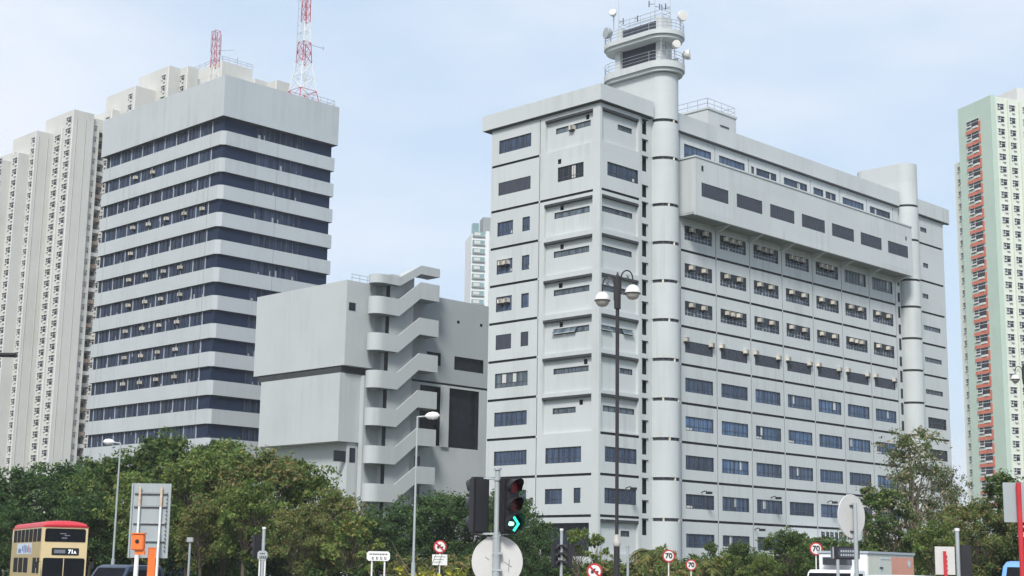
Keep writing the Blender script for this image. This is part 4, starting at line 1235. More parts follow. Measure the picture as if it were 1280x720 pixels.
tree('dark_low', -20.8, 121, 6.2, 'dense dark shrub in the row under the left trees', 'shrub', 'shrubs under the left trees', 'shrub')
tree('dark_low', -18.8, 124, 5.9, 'dense dark shrub in the row under the left trees', 'shrub', 'shrubs under the left trees', 'shrub')
tree('dark_low', -15.9, 121, 5.5, 'dense dark shrub in the row under the left trees', 'shrub', 'shrubs under the left trees', 'shrub')
tree('dark_low', -13.8, 124, 6.4, 'dense dark shrub in the row under the left trees', 'shrub', 'shrubs under the left trees', 'shrub')
tree('dark_low', -11.0, 121, 6.0, 'dense dark shrub in the row under the left trees', 'shrub', 'shrubs under the left trees', 'shrub')
tree('hedge', -2.7, 113, 2.7, 'green hedge bush in the row at the foot of the grey office block', 'shrub', 'hedge bushes before the office block', 'shrub')
tree('hedge', -1.1, 111, 2.6, 'green hedge bush in the row at the foot of the grey office block', 'shrub', 'hedge bushes before the office block', 'shrub')
tree('hedge', 0.5, 113, 2.5, 'green hedge bush in the row at the foot of the grey office block', 'shrub', 'hedge bushes before the office block', 'shrub')
tree('hedge', 2.0, 111, 2.8, 'green hedge bush in the row at the foot of the grey office block', 'shrub', 'hedge bushes before the office block', 'shrub')
tree('hedge', 3.6, 113, 2.7, 'green hedge bush in the row at the foot of the grey office block', 'shrub', 'hedge bushes before the office block', 'shrub')
tree('hedge', 5.0, 111, 2.6, 'green hedge bush in the row at the foot of the grey office block', 'shrub', 'hedge bushes before the office block', 'shrub')
tree('hedge', 6.7, 113, 2.9, 'green hedge bush in the row at the foot of the grey office block', 'shrub', 'hedge bushes before the office block', 'shrub')
tree('hedge', 8.1, 111, 2.7, 'green hedge bush in the row at the foot of the grey office block', 'shrub', 'hedge bushes before the office block', 'shrub')
tree('hedge', 9.8, 113, 2.7, 'green hedge bush in the row at the foot of the grey office block', 'shrub', 'hedge bushes before the office block', 'shrub')
tree('hedge', 11.1, 111, 2.9, 'green hedge bush in the row at the foot of the grey office block', 'shrub', 'hedge bushes before the office block', 'shrub')
tree('mid_low', 21.7, 112, 4.9, 'leafy green shrub in the row under the right trees', 'shrub', 'shrubs under the right trees', 'shrub')
tree('mid_low', 23.0, 109, 4.6, 'leafy green shrub in the row under the right trees', 'shrub', 'shrubs under the right trees', 'shrub')
tree('mid_low', 25.7, 112, 4.4, 'leafy green shrub in the row under the right trees', 'shrub', 'shrubs under the right trees', 'shrub')
tree('mid_low', 27.0, 109, 4.9, 'leafy green shrub in the row under the right trees', 'shrub', 'shrubs under the right trees', 'shrub')
tree('mid_low', 29.7, 112, 4.7, 'leafy green shrub in the row under the right trees', 'shrub', 'shrubs under the right trees', 'shrub')
tree('mid_low', 30.9, 109, 4.4, 'leafy green shrub in the row under the right trees', 'shrub', 'shrubs under the right trees', 'shrub')
tree('mid_low', 33.8, 112, 5.1, 'leafy green shrub in the row under the right trees', 'shrub', 'shrubs under the right trees', 'shrub')
tree('mid_low', 34.8, 109, 4.8, 'leafy green shrub in the row under the right trees', 'shrub', 'shrubs under the right trees', 'shrub')
tree('mid_low', 37.8, 112, 4.6, 'leafy green shrub in the row under the right trees', 'shrub', 'shrubs under the right trees', 'shrub')
tree('hedge', 12.6, 108, 3.3, 'green hedge bush in the row at the foot of the grey office block', 'shrub', 'hedge bushes before the office block', 'shrub')
tree('hedge', 14.3, 108, 3.2, 'green hedge bush in the row at the foot of the grey office block', 'shrub', 'hedge bushes before the office block', 'shrub')
tree('hedge', 16.0, 108, 3.4, 'green hedge bush in the row at the foot of the grey office block', 'shrub', 'hedge bushes before the office block', 'shrub')
tree('hedge', 17.7, 108, 3.2, 'green hedge bush in the row at the foot of the grey office block', 'shrub', 'hedge bushes before the office block', 'shrub')
tree('hedge', 19.4, 108, 3.4, 'green hedge bush in the row at the foot of the grey office block', 'shrub', 'hedge bushes before the office block', 'shrub')
tree('yellow', -3.5, 62, 2.1, 'bright yellow green clipped bush at the foot of the slim lamp post', 'shrub', None, 'shrub', 1.5)
tree('hedge_rust', -6.3, 98, 2.9, 'flowering shrub with pale dry tips behind the slim lamp post', 'shrub', None, 'shrub', 1.0)
tree('hedge_rust', -3.1, 98, 3.0, 'rusty flowering shrub right of the small white plate', 'shrub', None, 'shrub', 1.0)
tree('hedge_rust', 9.1, 80, 2.6, 'rusty brown shrub between the two 70 signs', 'shrub', None, 'shrub', 1.0)
tree('hedge_rust', 6.3, 85, 2.7, 'reddish low shrub at the foot of the globe lamp', 'shrub', None, 'shrub', 1.0)
tree('bright', 10.7, 104, 3.9, 'pale green bush behind the upper 70 sign', 'shrub', None, 'shrub', 0.7)
# palms
def palm(x, y, h, label, s=1.0):
    o = thing('palm', label, 'palm', (x, y, 0))
    b = MB(); b.tube([(0, 0, 0), (.05, 0, h * .5), (0, .05, h)], .16, 'bark_pale', 9, r1=.11); b.obj('trunk', o, smooth=True)
    r = random.Random(int(x * 100))
    vs, fs = [], []
    for k in range(24):
        a = k * 2.4 + r.uniform(-.2, .2)
        el = r.uniform(.25, 1.25)
        L = 1.7 * s * r.uniform(.85, 1.15)
        d = Vector((cos(a), sin(a), 0))
        side = Vector((-sin(a), cos(a), 0))
        pts = [Vector((0, 0, h)) + d * (L * t_ * cos(el * (1 - t_ * .4))) + Vector((0, 0, L * (sin(el) * t_ - .95 * t_ * t_))) for t_ in [q / 9 for q in range(10)]]
        for j in range(1, 9):
            for sg in (-1, 1):
                w_ = .55 * s * sin(pi * min(.95, j / 9 + .08)) + .08
                for q in (0, .2, .4, .6, .8):
                    p = pts[j].lerp(pts[j + 1], q)
                    dd = (pts[j + 1] - pts[j])
                    tip = p + side * sg * w_ + dd * 1.1 + Vector((0, 0, -.28 * w_))
                    k_ = len(vs)
                    vs += [tuple(p - dd * .16), tuple(p + dd * .16), tuple(tip)]
                    fs.append((k_, k_ + 1, k_ + 2))
    me = bpy.data.meshes.new('fronds'); me.from_pydata(vs, [], fs); me.materials.append(MATS['leaf_palm'])
    put('fronds', me, o)
#PALMS
palm(8.8, 93, 3.0, 'small palm with drooping yellow green fronds left of the upper 70 sign', 1.0)
palm(11.6, 90, 2.5, 'smaller yellowish palm right of the lower 70 sign', 0.8)

# ------------------------------------------------------------------ street furniture
def pole(b, x, y, z0, z1, r, m, n=10, r1=None):
    b.tube([(x, y, z0), (x, y, z1)], r, m, n, r1=r1)
def signal_head(parent, loc, rz, lit=False, board=True, arrow=False):
    """three lamp signal head facing local -y"""
    o = put('signal_head', None, parent, loc, rz)
    b = MB(); b.box(-.15, .15, -.10, .10, 0, .93, 'black_paint'); b.obj('housing', o, bevel=.03)
    for k, zc in enumerate((.775, .47, .165)):
        big = lit and k == 2
        r_ = .142 if big else .105
        m = ('lens_red', 'lens_amber', 'lens_black')[k]
        b = MB(); b.lathe([(r_, 0), (r_, .02), (.01, .03)], m, 20, c=(0, -.101, zc), axis=(0, -1, 0)); ln = b.obj('lens', o, smooth=True)
        v = MB(); n = 18
        ang = [R(-35) + R(250) * j / n for j in range(n + 1)]
        for a0, a1 in zip(ang, ang[1:]):
            for rr in (r_ + .012, r_ + .022):
                P0 = lambda a, y_: (rr * cos(a), y_, zc + rr * sin(a))
                dep = lambda a: -.10 - .22 * (.45 + .55 * max(0, sin(a)))
                v.face([P0(a0, -.10), P0(a1, -.10), P0(a1, dep(a1)), P0(a0, dep(a0))], 'black_paint')
        v.obj('visor', o)
        if big:
            b = MB(); y = -.137
            b.prism([(.02, .125), (.122, .0), (.02, -.125), (-.02, -.105), (.07, 0), (-.02, .105)], y, y - .006, 'lens_green_lit', fn=lambda p, q, c: (p, c, zc + q))
            b.obj('arrow', ln)
            b = MB(); b.prism([(-.12, .018), (-.08, .036), (-.01, .03), (.01, 0), (-.01, -.03), (-.08, -.036), (-.12, -.018)], y, y - .006, 'lens_core_lit', fn=lambda p, q, c: (p, c, zc + q)); b.obj('arrow_shaft', ln)
    return o
# main signal with a round sign back below
sg = thing('traffic_light', 'near traffic light on a grey pole showing a green right arrow', 'traffic light', (-.19, 25, 0))
b = MB(); pole(b, 0, 0, 0, 2.5, .062, 'galvanised', 14); pole(b, 0, 0, 2.5, 3.62, .046, 'galvanised', 14); pole(b, 0, 0, .0, .3, .09, 'galvanised', 14)
b.tube([(0, 0, 3.625), (0, 0, 3.66)], .066, 'galvanised', 14)
for z in (2.5, 2.2, 3.45): b.tube([(0, 0, z), (0, 0, z + .05)], .066, 'galvanised', 14)
b.obj('pole', sg, smooth=True)
b = MB()
b.box(-.3, .2, -.02, .02, 3.47, 3.5, 'galvanised'); b.obj('bracket', sg)
b = MB(); b.box(-.3, .2, -.02, .02, 2.56, 2.59, 'galvanised'); b.obj('bracket', sg)
signal_head(sg, (.2, -.03, 2.575), R(36), lit=True)
signal_head(sg, (-.3, .02, 2.575), R(-148))
dsc = thing('road_sign', 'round pale sign seen from behind under the near green arrow signal', 'sign', (-.17, 25, 1.70))
b = MB(); b.lathe([(.42, 0), (.425, .012), (.42, .02)], 'disc_back', 48, c=(0, .065, .42), axis=(0, 1, 0)); b.obj('disc', dsc)
for zc in (.27, .54):
    b = MB(); b.box(-.08, .08, -.062, .063, zc, zc + .035, 'galvanised'); b.obj('clamp', dsc)
b = MB(); b.tube([(-.2, .062, .5), (-.14, .062, .45)], .006, 'soffit_grey', 4); b.tube([(.12, .062, .42), (.24, .062, .34)], .006, 'soffit_grey', 4); b.tube([(.2, .062, .46), (.19, .062, .26)], .006, 'soffit_grey', 4); b.obj('scrawl', dsc)
# second signal further away
def far_signal(x, y, h, label, heads, dz=-1.2, r=.055):
    o = thing('traffic_light', label, 'traffic light', (x, y, 0))
    b = MB(); pole(b, 0, 0, 0, h, r, 'galvanised', 10); b.tube([(0, 0, h), (0, 0, h + .08)], r * 1.25, 'white_paint', 10); b.obj('pole', o, smooth=True)
    for hx, rz in heads: signal_head(o, (hx, 0, h + dz), rz)
    return o
far_signal(2.13, 60, 3.55, 'middle traffic light with two dark heads in front of the thin tree', [(-.26, R(60)), (.3, R(-75))], -1.45, .06)
far_signal(-9.69, 60, 3.42, 'left traffic light on a pale pole with its dark head turned away', [(-.26, R(-140))], -1.15, .065)
far_signal(12.5, 42, 3.25, 'right traffic light on a grey pole with a dark back board', [(.22, R(170))], -1.3, .055)
# lamps
def twin_lamp(x, y, h, label, s=1.0):
    o = thing('street_lamp', label, 'street lamp', (x, y, 0))
    b = MB()
    pole(b, 0, 0, 0, 2.55, .068, 'pole_dark', 14); pole(b, 0, 0, 2.8, h - .7, .040, 'pole_dark', 12, r1=.044)
    b.tube([(0, 0, h - .75), (0, 0, h)], .078, 'pole_dark', 8); b.lathe([(.08, 0), (.03, .05), (.012, .12)], 'pole_dark', 8, c=(0, 0, h))
    pole(b, 0, 0, 0, .5, .16, 'pole_dark', 14); b.obj('pole', o, smooth=True)
    b = MB(); b.lathe([(.07, 2.55), (.085, 2.57), (.085, 2.66), (.06, 2.70), (.055, 2.78), (.046, 2.81)], 'collar_grey', 14); b.obj('collar', o, smooth=True)
    for sgn in (-1, 1):
        yy = -.12 * sgn
        dz = .05 if sgn > 0 else -.10
        b = MB()
        arc = [(sgn * (.21 - .135 * cos(t_)), yy * (.21 - .135 * cos(t_)) * 2, h - .1 + dz + .2 * sin(t_)) for t_ in [pi * q / 12 for q in range(13)]]
        arc = [(sgn * .075, yy * .15, h - .45 + dz)] + arc + [(sgn * .345, yy * .69, h - .26 + dz)]
        b.tube(arc, .017, 'pole_dark', 7)
        b.tube([(sgn * .14, yy * .28, h - .14 + dz), (sgn * .27, yy * .54, h - .02 + dz)], .008, 'pole_dark', 5); b.tube([(sgn * .2, yy * .4, h - .0 + dz), (sgn * .3, yy * .6, h - .16 + dz)], .008, 'pole_dark', 5)
        b.obj('arm', o, smooth=True)
        c = (sgn * .345, yy * .69, h - .43 + dz)
        b = MB(); b.lathe([(.18, -.01), (.176, .04), (.15, .10), (.10, .16), (.03, .19)], 'globe_white', 22, c=c)
        sh = b.obj('lamp_shade', o, smooth=True)
        b = MB(); b.lathe([(.03, -.165), (.10, -.145), (.145, -.09), (.165, -.02)], 'globe_lens', 22, c=c); b.lathe([(.185, -.03), (.185, -.008)], 'pole_dark', 22, c=c); b.obj('globe', sh, smooth=True)
    return o
twin_lamp(2.45, 34, 8.72, 'tall dark street lamp with two white globes before the grey corner block')
twin_lamp(21.52, 62, 10.72, 'dark twin globe street lamp half cut by the right picture edge')
def slim_lamp(x, y, h, side, label, L=.55, r=.05):
    o = thing('street_lamp', label, 'street lamp', (x, y, 0))
    b = MB(); pole(b, 0, 0, 0, 2.2, r * 1.6, 'galvanised', 10); pole(b, 0, 0, 2.2, h, r, 'galvanised', 10, r1=r * .7); b.tube([(0, 0, h - .02), (side * L, 0, h + .03)], r * .6, 'galvanised', 8); b.obj('pole', o, smooth=True)
    b = MB(); x0, x1 = sorted((side * L * .7, side * (L + .45)))
    b.lathe([(.04, 0), (.13, .12), (.16, .3), (.13, .46), (.03, .56)], 'white_paint', 14, c=(side * L * .55, 0, h + .02), axis=(side, 0, .05)); b.lathe([(.03, 0), (.12, .03), (.1, .1)], 'globe_lens', 14, c=(side * (L * .55 + .3), 0, h - .13)); b.obj('lamp_head', o, smooth=True)
slim_lamp(-3.6, 58, 7.8, 1, 'slim grey lamp post with one lamp head before the winding stair')
slim_lamp(-19.25, 74, 7.85, -1, 'slim lamp post with its head to the left before the left trees', .55, .055)
o = thing('street_lamp', 'dark lamp arm reaching in from the left picture edge', 'street lamp', (-15.9, 40, 0))
b = MB(); pole(b, 0, 0, 0, 7.3, .09, 'pole_dark', 10, r1=.06); b.tube([(0, 0, 7.25), (.5, 0, 7.43), (1.7, 0, 7.46)], .035, 'pole_dark', 8); b.obj('pole', o, smooth=True)
b = MB(); b.box(1.65, 2.53, -.12, .12, 7.43, 7.53, 'pole_dark'); b.obj('lamp_head', o, bevel=.03)
# sign board back on twin posts
o = thing('road_sign', 'large grey sign board seen from behind on two stayed posts', 'sign', (-11.87, 50, 0), R(-3))
b = MB(); b.box(-.66, .66, 0, .03, 2.18, 4.62, 'panel_grey'); b.box(-.665, -.61, -.05, -.002, 2.18, 4.62, 'panel_grey'); b.box(.61, .665, -.05, -.002, 2.18, 4.62, 'panel_grey')
for k in range(15): b.box(.53, .57, -.06, -.03, 2.4 + k * .13, 2.44 + k * .13, 'trim_dark')
b.obj('board', o)
for z in (2.72, 3.3, 3.85, 4.28):
    b = MB(); b.box(-.55, .55, -.045, -.003, z, z + .05, 'steel' if z < 3.8 else 'soffit_grey'); b.box(-.55, .55, -.04, -.004, z - .035, z - .002, 'trim_dark'); b.obj('rail', o)
for q in (-.36, .36):
    b = MB(); b.tube([(q, -.09, 0), (q, -.09, 3.85)], .04, 'white_paint', 8); b.tube([(q + .0, -.09, 3.2), (q + .22, -1.0, 0)], .032, 'white_paint', 8); b.obj('post', o)
    b = MB(); b.tube([(q, -.09, 3.852), (q, -.09, 4.5)], .042, 'rust_tape', 8); b.obj('tape', o)
# orange camera box and post
o = thing('camera_box', 'bright orange camera box with a round dark lens on a short post', 'camera', (-10.26, 42, 0))
b = MB(); b.box(-.17, .17, -.12, .16, 2.36, 2.80, 'orange_paint'); b.obj('box', o, bevel=.02)
b = MB(); b.lathe([(.055, 0), (.055, .02), (.02, .022)], 'black_paint', 14, c=(0, -.121, 2.6), axis=(0, -1, 0)); b.obj('lens', o)
b = MB(); b.box(-.19, .19, -.15, .18, 2.802, 2.83, 'orange_paint'); b.box(-.07, .2, -.05, .05, 2.24, 2.358, 'orange_paint'); b.tube([(0, 0, 0), (0, 0, 2.24)], .05, 'white_paint', 8); b.obj('post', o)
o = tag(MB().box(-.1, .1, -.1, .1, 0, 2.42, 'orange_paint').box(-.11, .11, -.11, .11, 2.422, 2.44, 'orange_paint').obj('orange_post', None, (-9.93, 42.3, 0), .3), 'plain square orange post beside the orange camera box', 'post')
o = thing('camera_pole', 'thin grey pole with a little grey box before the left trees', 'pole', (-14.7, 70, 0))
b = MB(); pole(b, 0, 0, 0, 3.0, .05, 'galvanised', 8); b.obj('pole', o); b = MB(); b.box(-.14, .14, -.12, .12, 3.0, 3.22, 'steel'); b.obj('box', o, bevel=.02)
tag(MB().tube([(0, 0, 0), (0, 0, 3.1)], .06, 'galvanised', 8).tube([(0, 0, 3.1), (0, 0, 3.16)], .075, 'galvanised', 8).obj('post', None, (5.56, 70, 0)), 'slim bare grey post beside the dark globe lamp pole', 'post')
# street name plates
def name_plate(x, y, z, w, label, m='white_paint', legm='white_paint'):
    o = thing('street_sign', label, 'sign', (x, y, 0))
    b = MB(); c = .07
    b.prism([(-w, z - .1), (-w + c, z - .17), (w - c, z - .17), (w, z - .1), (w, z + .1), (w - c, z + .17), (-w + c, z + .17), (-w, z + .1)], -.03, .0, m, fn=lambda a, q, d: (a, d, q)); pl = b.obj('plate', o)
    b = MB(); r = random.Random(int(w * 90))
    x_ = -w + .1
    while x_ < w - .12:
        l_ = r.uniform(.025, .05); b.box(x_, x_ + l_, -.036, -.031, z + .04, z + .09, 'sign_text'); x_ += l_ + .022
    for k in range(4):
        xx = -w * .55 + k * w * .36
        b.box(xx, xx + .02, -.036, -.031, z - .12, z - .02, 'sign_text'); b.box(xx + .02, xx + .08, -.036, -.031, z - .07, z - .05, 'sign_text'); b.box(xx + .02, xx + .08, -.036, -.031, z - .12, z - .1, 'sign_text')
    b.obj('lettering', pl)
    for q in (-w * .55, w * .55):
        b = MB(); pole(b, q, 0.03, 0, z + .12, .032, legm, 8); b.obj('leg', o)
name_plate(-4.69, 55, 2.40, .42, 'white street name plate on two white legs among the middle trees')
name_plate(-9.38, 58, 2.38, .19, 'tiny grey name plate on two white posts beside the left signal', 'galvanised')
# round signs
def round_sign(x, y, z, r, label, body=None, plate=False, strike=False, rz=0.0, poler=.035):
    o = thing('road_sign', label, 'sign', (x, y, 0), rz)
    b = MB(); pole(b, 0, 0.05, 0, z + r * .6, poler, 'white_paint', 8); b.obj('pole', o)
    b = MB(); b.lathe([(r, 0), (r, .02), (r * .8, .022)], 'red_paint', 32, c=(0, 0, z), axis=(0, -1, 0)); rg = b.obj('rim', o)
    b = MB(); b.lathe([(r * .78, .0), (r * .78, .004)], 'white_paint', 32, c=(0, -.024, z), axis=(0, -1, 0)); fc = b.obj('face', o)
    if body:
        put('numerals', text_mesh('numerals', body, r * 1.15, 'sign_text'), fc, (0, -.034, z), 0, rot=(pi / 2, 0, 0))
    if strike:
        b = MB(); b.box(-r * .45, -r * .1, -.034, -.029, z - r * .28, z + r * .12, 'sign_text'); b.box(r * .1, r * .5, -.034, -.029, z - r * .2, z + r * .05, 'sign_text'); b.tube([(-r * .15, -.032, z + r * .1), (r * .1, -.032, z + r * .35)], .03, 'sign_text', 5); b.obj('symbol', fc)
        b = MB(); d = r * .62; n = r * .09
        b.prism([(-d - n, d - n), (-d + n, d + n), (d + n, -d + n), (d - n, -d - n)], -.040, -.036, 'red_paint', fn=lambda a, q, c: (a, c, z + q)); b.obj('slash', fc)
    if plate:
        b = MB(); b.box(-.4, .4, -.03, 0, z - r - .62, z - r - .06, 'white_paint'); pl = b.obj('plate', o)
        b = MB()
        for k in range(3): b.box(-.3, .3 - .1 * k, -.036, -.031, z - r - .2 - k * .14, z - r - .16 - k * .14, 'soffit_grey')
        b.obj('lettering', pl)
round_sign(-3.58, 80, 3.12, .34, 'red ringed prohibition sign above a small white plate', plate=True, strike=True)
round_sign(7.98, 75, 2.78, .31, 'red ringed 70 sign in front of the small palm', '70')
round_sign(9.09, 75, 2.36, .27, 'lower red ringed 70 sign right of the small palm', '70')
round_sign(15.29, 75, 3.25, .32, 'red ringed 70 sign above the left corner of the white lorry', '70')
round_sign(3.56, 62, 1.98, .32, 'red ringed no turn sign at the lower picture edge beside the globe lamp', strike=True)
# big round sign back, right
o = thing('road_sign', 'tilted oval pale sign back on a light blue grey pole', 'sign', (5.93, 26, 0), R(40))
b = MB(); b.lathe([(.37, 0), (.375, .012), (.37, .02)], 'disc_back', 48, c=(0, .0, 3.0), axis=(0, 1, 0)); b.obj('disc', o)
b = MB(); pole(b, .03, -.05, 0, 3.22, .036, 'galvanised', 12); b.obj('pole', o, smooth=True)
b = MB(); b.box(-.06, .1, -.018, -.002, 2.72, 2.75, 'frame_dark'); b.box(-.06, .1, -.018, -.002, 3.16, 3.19, 'frame_dark'); b.obj('clamp', o)
# dark message sign
o = thing('message_sign', 'black framed electronic sign with pale lettering panel in front of the lorry', 'sign', (8.05, 36, 0))
z = 2.50
b = MB(); b.box(-.26, .33, 0, .12, z - .14, z + .17, 'black_paint'); b.box(-.34, -.26, .02, .14, z - .14, z + .17, 'soffit_grey'); b.obj('case', o, bevel=.02)
b = MB(); b.prism([(-.2, z), (-.15, z + .12), (.22, z + .12), (.27, z), (.22, z - .1), (-.15, z - .1)], -.012, -.002, 'louvre_grey', fn=lambda a, q, c: (a, c, q)); fa = b.obj('face', o)
b = MB()
for k in range(6): b.box(-.13 + k * .055, -.095 + k * .055, -.02, -.013, z + .03, z + .08, 'panel_grey'); b.box(-.13 + k * .055, -.095 + k * .055, -.02, -.013, z - .06, z - .01, 'panel_grey')
b.obj('lettering', fa)
b = MB(); pole(b, -.19, .05, 0, z - .14, .04, 'galvanised', 8); b.obj('pole', o)
# white panel with red strip, red pole with panel
o = thing('road_sign', 'square white panel with a red strip beside the right signal pole', 'sign', (11.56, 40, 0))
b = MB(); b.box(-.26, .26, 0, .03, 2.05, 2.78, 'disc_back'); b.obj('board', o); b = MB(); b.box(-.05, .02, -.06, -.002, 0, 2.66, 'red_paint')
for k in range(6): b.box(.02, .05, -.05, -.01, 1.9 + k * .12, 1.95 + k * .12, 'red_paint')
b.obj('post', o)
o = thing('road_sign', 'grey white panel on a red pole at the right picture edge', 'sign', (8.48, 25, 0), R(-6))
b = MB(); b.box(-.24, .32, 0, .02, 2.90, 3.56, 'panel_grey'); b.obj('board', o, bevel=.006); b = MB(); b.tube([(0, -.06, 0), (0, -.06, 3.55)], .042, 'red_paint', 12); b.obj('pole', o, smooth=True)

# ------------------------------------------------------------------ vehicles
def wheel(parent, x, y, r=.5, w_=.28):
    sgn = 1 if x > 0 else -1
    o = put('wheel', None, parent, (x, y, r))
    b = MB(); b.lathe([(r * .62, -w_ / 2), (r * .95, -w_ / 2), (r, -w_ * .3), (r, w_ * .3), (r * .95, w_ / 2), (r * .62, w_ / 2)], 'tyre', 24, axis=(1, 0, 0)); b.obj('tyre', o, smooth=True)
    b = MB(); b.lathe([(r * .6, -.05), (r * .6, .09 * sgn + .0), (r * .2, .05 * sgn), (.02, .07 * sgn)] if sgn > 0 else [(.02, -.07), (r * .2, -.05), (r * .6, -.09), (r * .6, .05)], 'steel', 20, axis=(1, 0, 0)); b.obj('rim', o, smooth=True)
# double decker: local x to its left side seen right, front looks along -y, front left corner (as seen) at origin
bus = thing('double_decker_bus', 'cream double decker bus with red roof coming towards the camera', 'bus', (-26.15, 85, 0.006), R(27))
BWd, BL = 2.5, 10.4
def rr(x0, x1, z0, z1, r=.3, n=5):
    pts = []
    for cx, cz, a0 in ((x1 - r, z1 - r, 0), (x0 + r, z1 - r, pi / 2), (x0 + .05, z0 + .05, pi), (x1 - .05, z0 + .05, 1.5 * pi)):
        q = r if a0 < 3 else .05
        pts += [(cx + q * cos(a0 + pi / 2 * j / n), cz + q * sin(a0 + pi / 2 * j / n)) for j in range(n + 1)]
    return pts
yz = lambda a, q, c: (a, c, q)
b = MB()
b.prism(rr(0, BWd, .35, 3.98, .06), .0, BL, 'bus_cream', fn=yz)
b.box(-.012, -.002, .35, BL - .1, .5, 3.15, 'bus_gold'); b.box(BWd + .002, BWd + .012, .35, BL - .1, .5, 3.15, 'bus_gold')
b.obj('body', bus, bevel=.05)
b = MB()
sec = [(-.05, 0.06, .10), (.25, 0.0, .26), (.9, 0, .34), (BL - .4, 0, .34), (BL + .02, .1, .2)]
n = 12
prev = None
for y, inx, hh in sec:
    ring = [(inx + (BWd - 2 * inx) * (1 - cos(pi * j / n)) / 2, y, 3.985 + hh * sin(pi * j / n) ** .55) for j in range(n + 1)]
    if prev:
        for j in range(n): b.face([prev[j], prev[j + 1], ring[j + 1], ring[j]], 'bus_red')
    else: b.face(ring, 'bus_red')
    prev = ring
b.face(prev, 'bus_red'); b.box(-.02, BWd + .02, -.03, BL, 3.93, 3.988, 'bus_red')
b.obj('roof', bus, smooth=True)
def pane(parent, name, x0, x1, z0, z1, y, r=.1, m='glass_vehicle'):
    b = MB(); b.prism([(a, q) for a, q in rr(x0, x1, z0, z1, r)], y, y + .02, m, fn=yz); return b.obj(name, parent)
uw = pane(bus, 'upper_windscreen', .13, 2.37, 3.12, 3.86, -.022, .12)
bl = MB(); bl.box(1.05, 1.35, -.028, -.023, 3.3, 3.36, 'blind_grey'); bl.box(.95, 1.3, -.028, -.023, 3.55, 3.6, 'blind_grey'); bl.box(1.2, 1.5, -.028, -.023, 3.45, 3.5, 'blind_grey'); bl.obj('handrail', uw)
bd = pane(bus, 'destination_blind', .55, 2.05, 2.38, 2.78, -.022, .05, 'bus_blind')
bl = MB(); bl.box(.68, 1.3, -.03, -.023, 2.48, 2.68, 'blind_grey'); bl.obj('destination', bd)
put('route_number', text_mesh('route_number', '71', .30, 'blind_text'), bd, (1.6, -.03, 2.57), rot=(pi / 2, 0, 0))
put('route_letter', text_mesh('route_letter', 'A', .2, 'blind_text'), bd, (1.83, -.03, 2.54), rot=(pi / 2, 0, 0))
lw_ = pane(bus, 'windscreen', .1, 2.4, 1.1, 2.22, -.022, .1)
bl = MB(); bl.box(1.22, 1.26, -.03, -.023, 1.1, 2.2, 'bus_cream'); bl.obj('pillar', lw_)
for x in (.3, 2.2):
    b = MB(); b.lathe([(.11, 0), (.11, .03), (.03, .05)], 'globe_white', 16, c=(x, -.0, .78), axis=(0, -1, 0)); b.obj('headlight', bus)
b = MB(); b.box(-.03, BWd + .03, -.08, -.002, .36, .58, 'bus_red'); b.obj('bumper', bus, bevel=.02)
b = MB(); b.box(.9, 1.6, -.03, -.002, .62, .74, 'blind_text'); b.obj('number_plate', bus)
for sx, xx in ((-1, -.016), (1, BWd + .006)):
    for k in range(7):
        b = MB(); y = .45 + k * 1.36; b.box(xx, xx + .01, y, y + 1.16, 3.12, 3.86, 'glass_vehicle'); b.obj('side_window', bus)
    for y, l_ in ((.5, .75), (1.5, 1.1), (4.2, 1.5), (5.95, 1.5), (7.7, 1.5)):
        b = MB(); b.box(xx, xx + .01, y, y + l_, 1.35, 2.22, 'glass_vehicle'); b.obj('side_window', bus)
    b = MB(); b.tube([(xx, -.02, 2.0), (xx + sx * .25, -.3, 2.0)], .02, 'black_paint', 6); b.box(xx + sx * .25 - .1, xx + sx * .25 + .1, -.36, -.3, 1.65, 2.0, 'black_paint'); b.obj('mirror', bus)
b = MB(); b.box(-.024, -.014, 3.2, 8.2, 2.42, 3.06, 'ad_pale'); ad = b.obj('advert_panel', bus)
b = MB()
rnd = random.Random(3)
for y0, y1, z0, z1, m in ((3.4, 3.75, 2.5, 2.8, 'ad_blue'), (3.95, 4.2, 2.5, 2.95, 'ad_red'), (4.35, 4.75, 2.55, 2.85, 'ad_blue'), (4.95, 5.3, 2.5, 2.95, 'ad_blue'), (5.5, 5.8, 2.5, 2.95, 'ad_blue'), (6.0, 6.35, 2.6, 2.9, 'ad_blue'), (6.7, 7.7, 2.5, 2.75, 'ad_blue')):
    b.box(-.03, -.025, y0, y1, z0, z1, m)
b.obj('advert_print', ad)
for y in (2.2, 8.0):
    for x in (.05, BWd - .05): wheel(bus, x if x > 1 else -.001 + .05, y, .5)
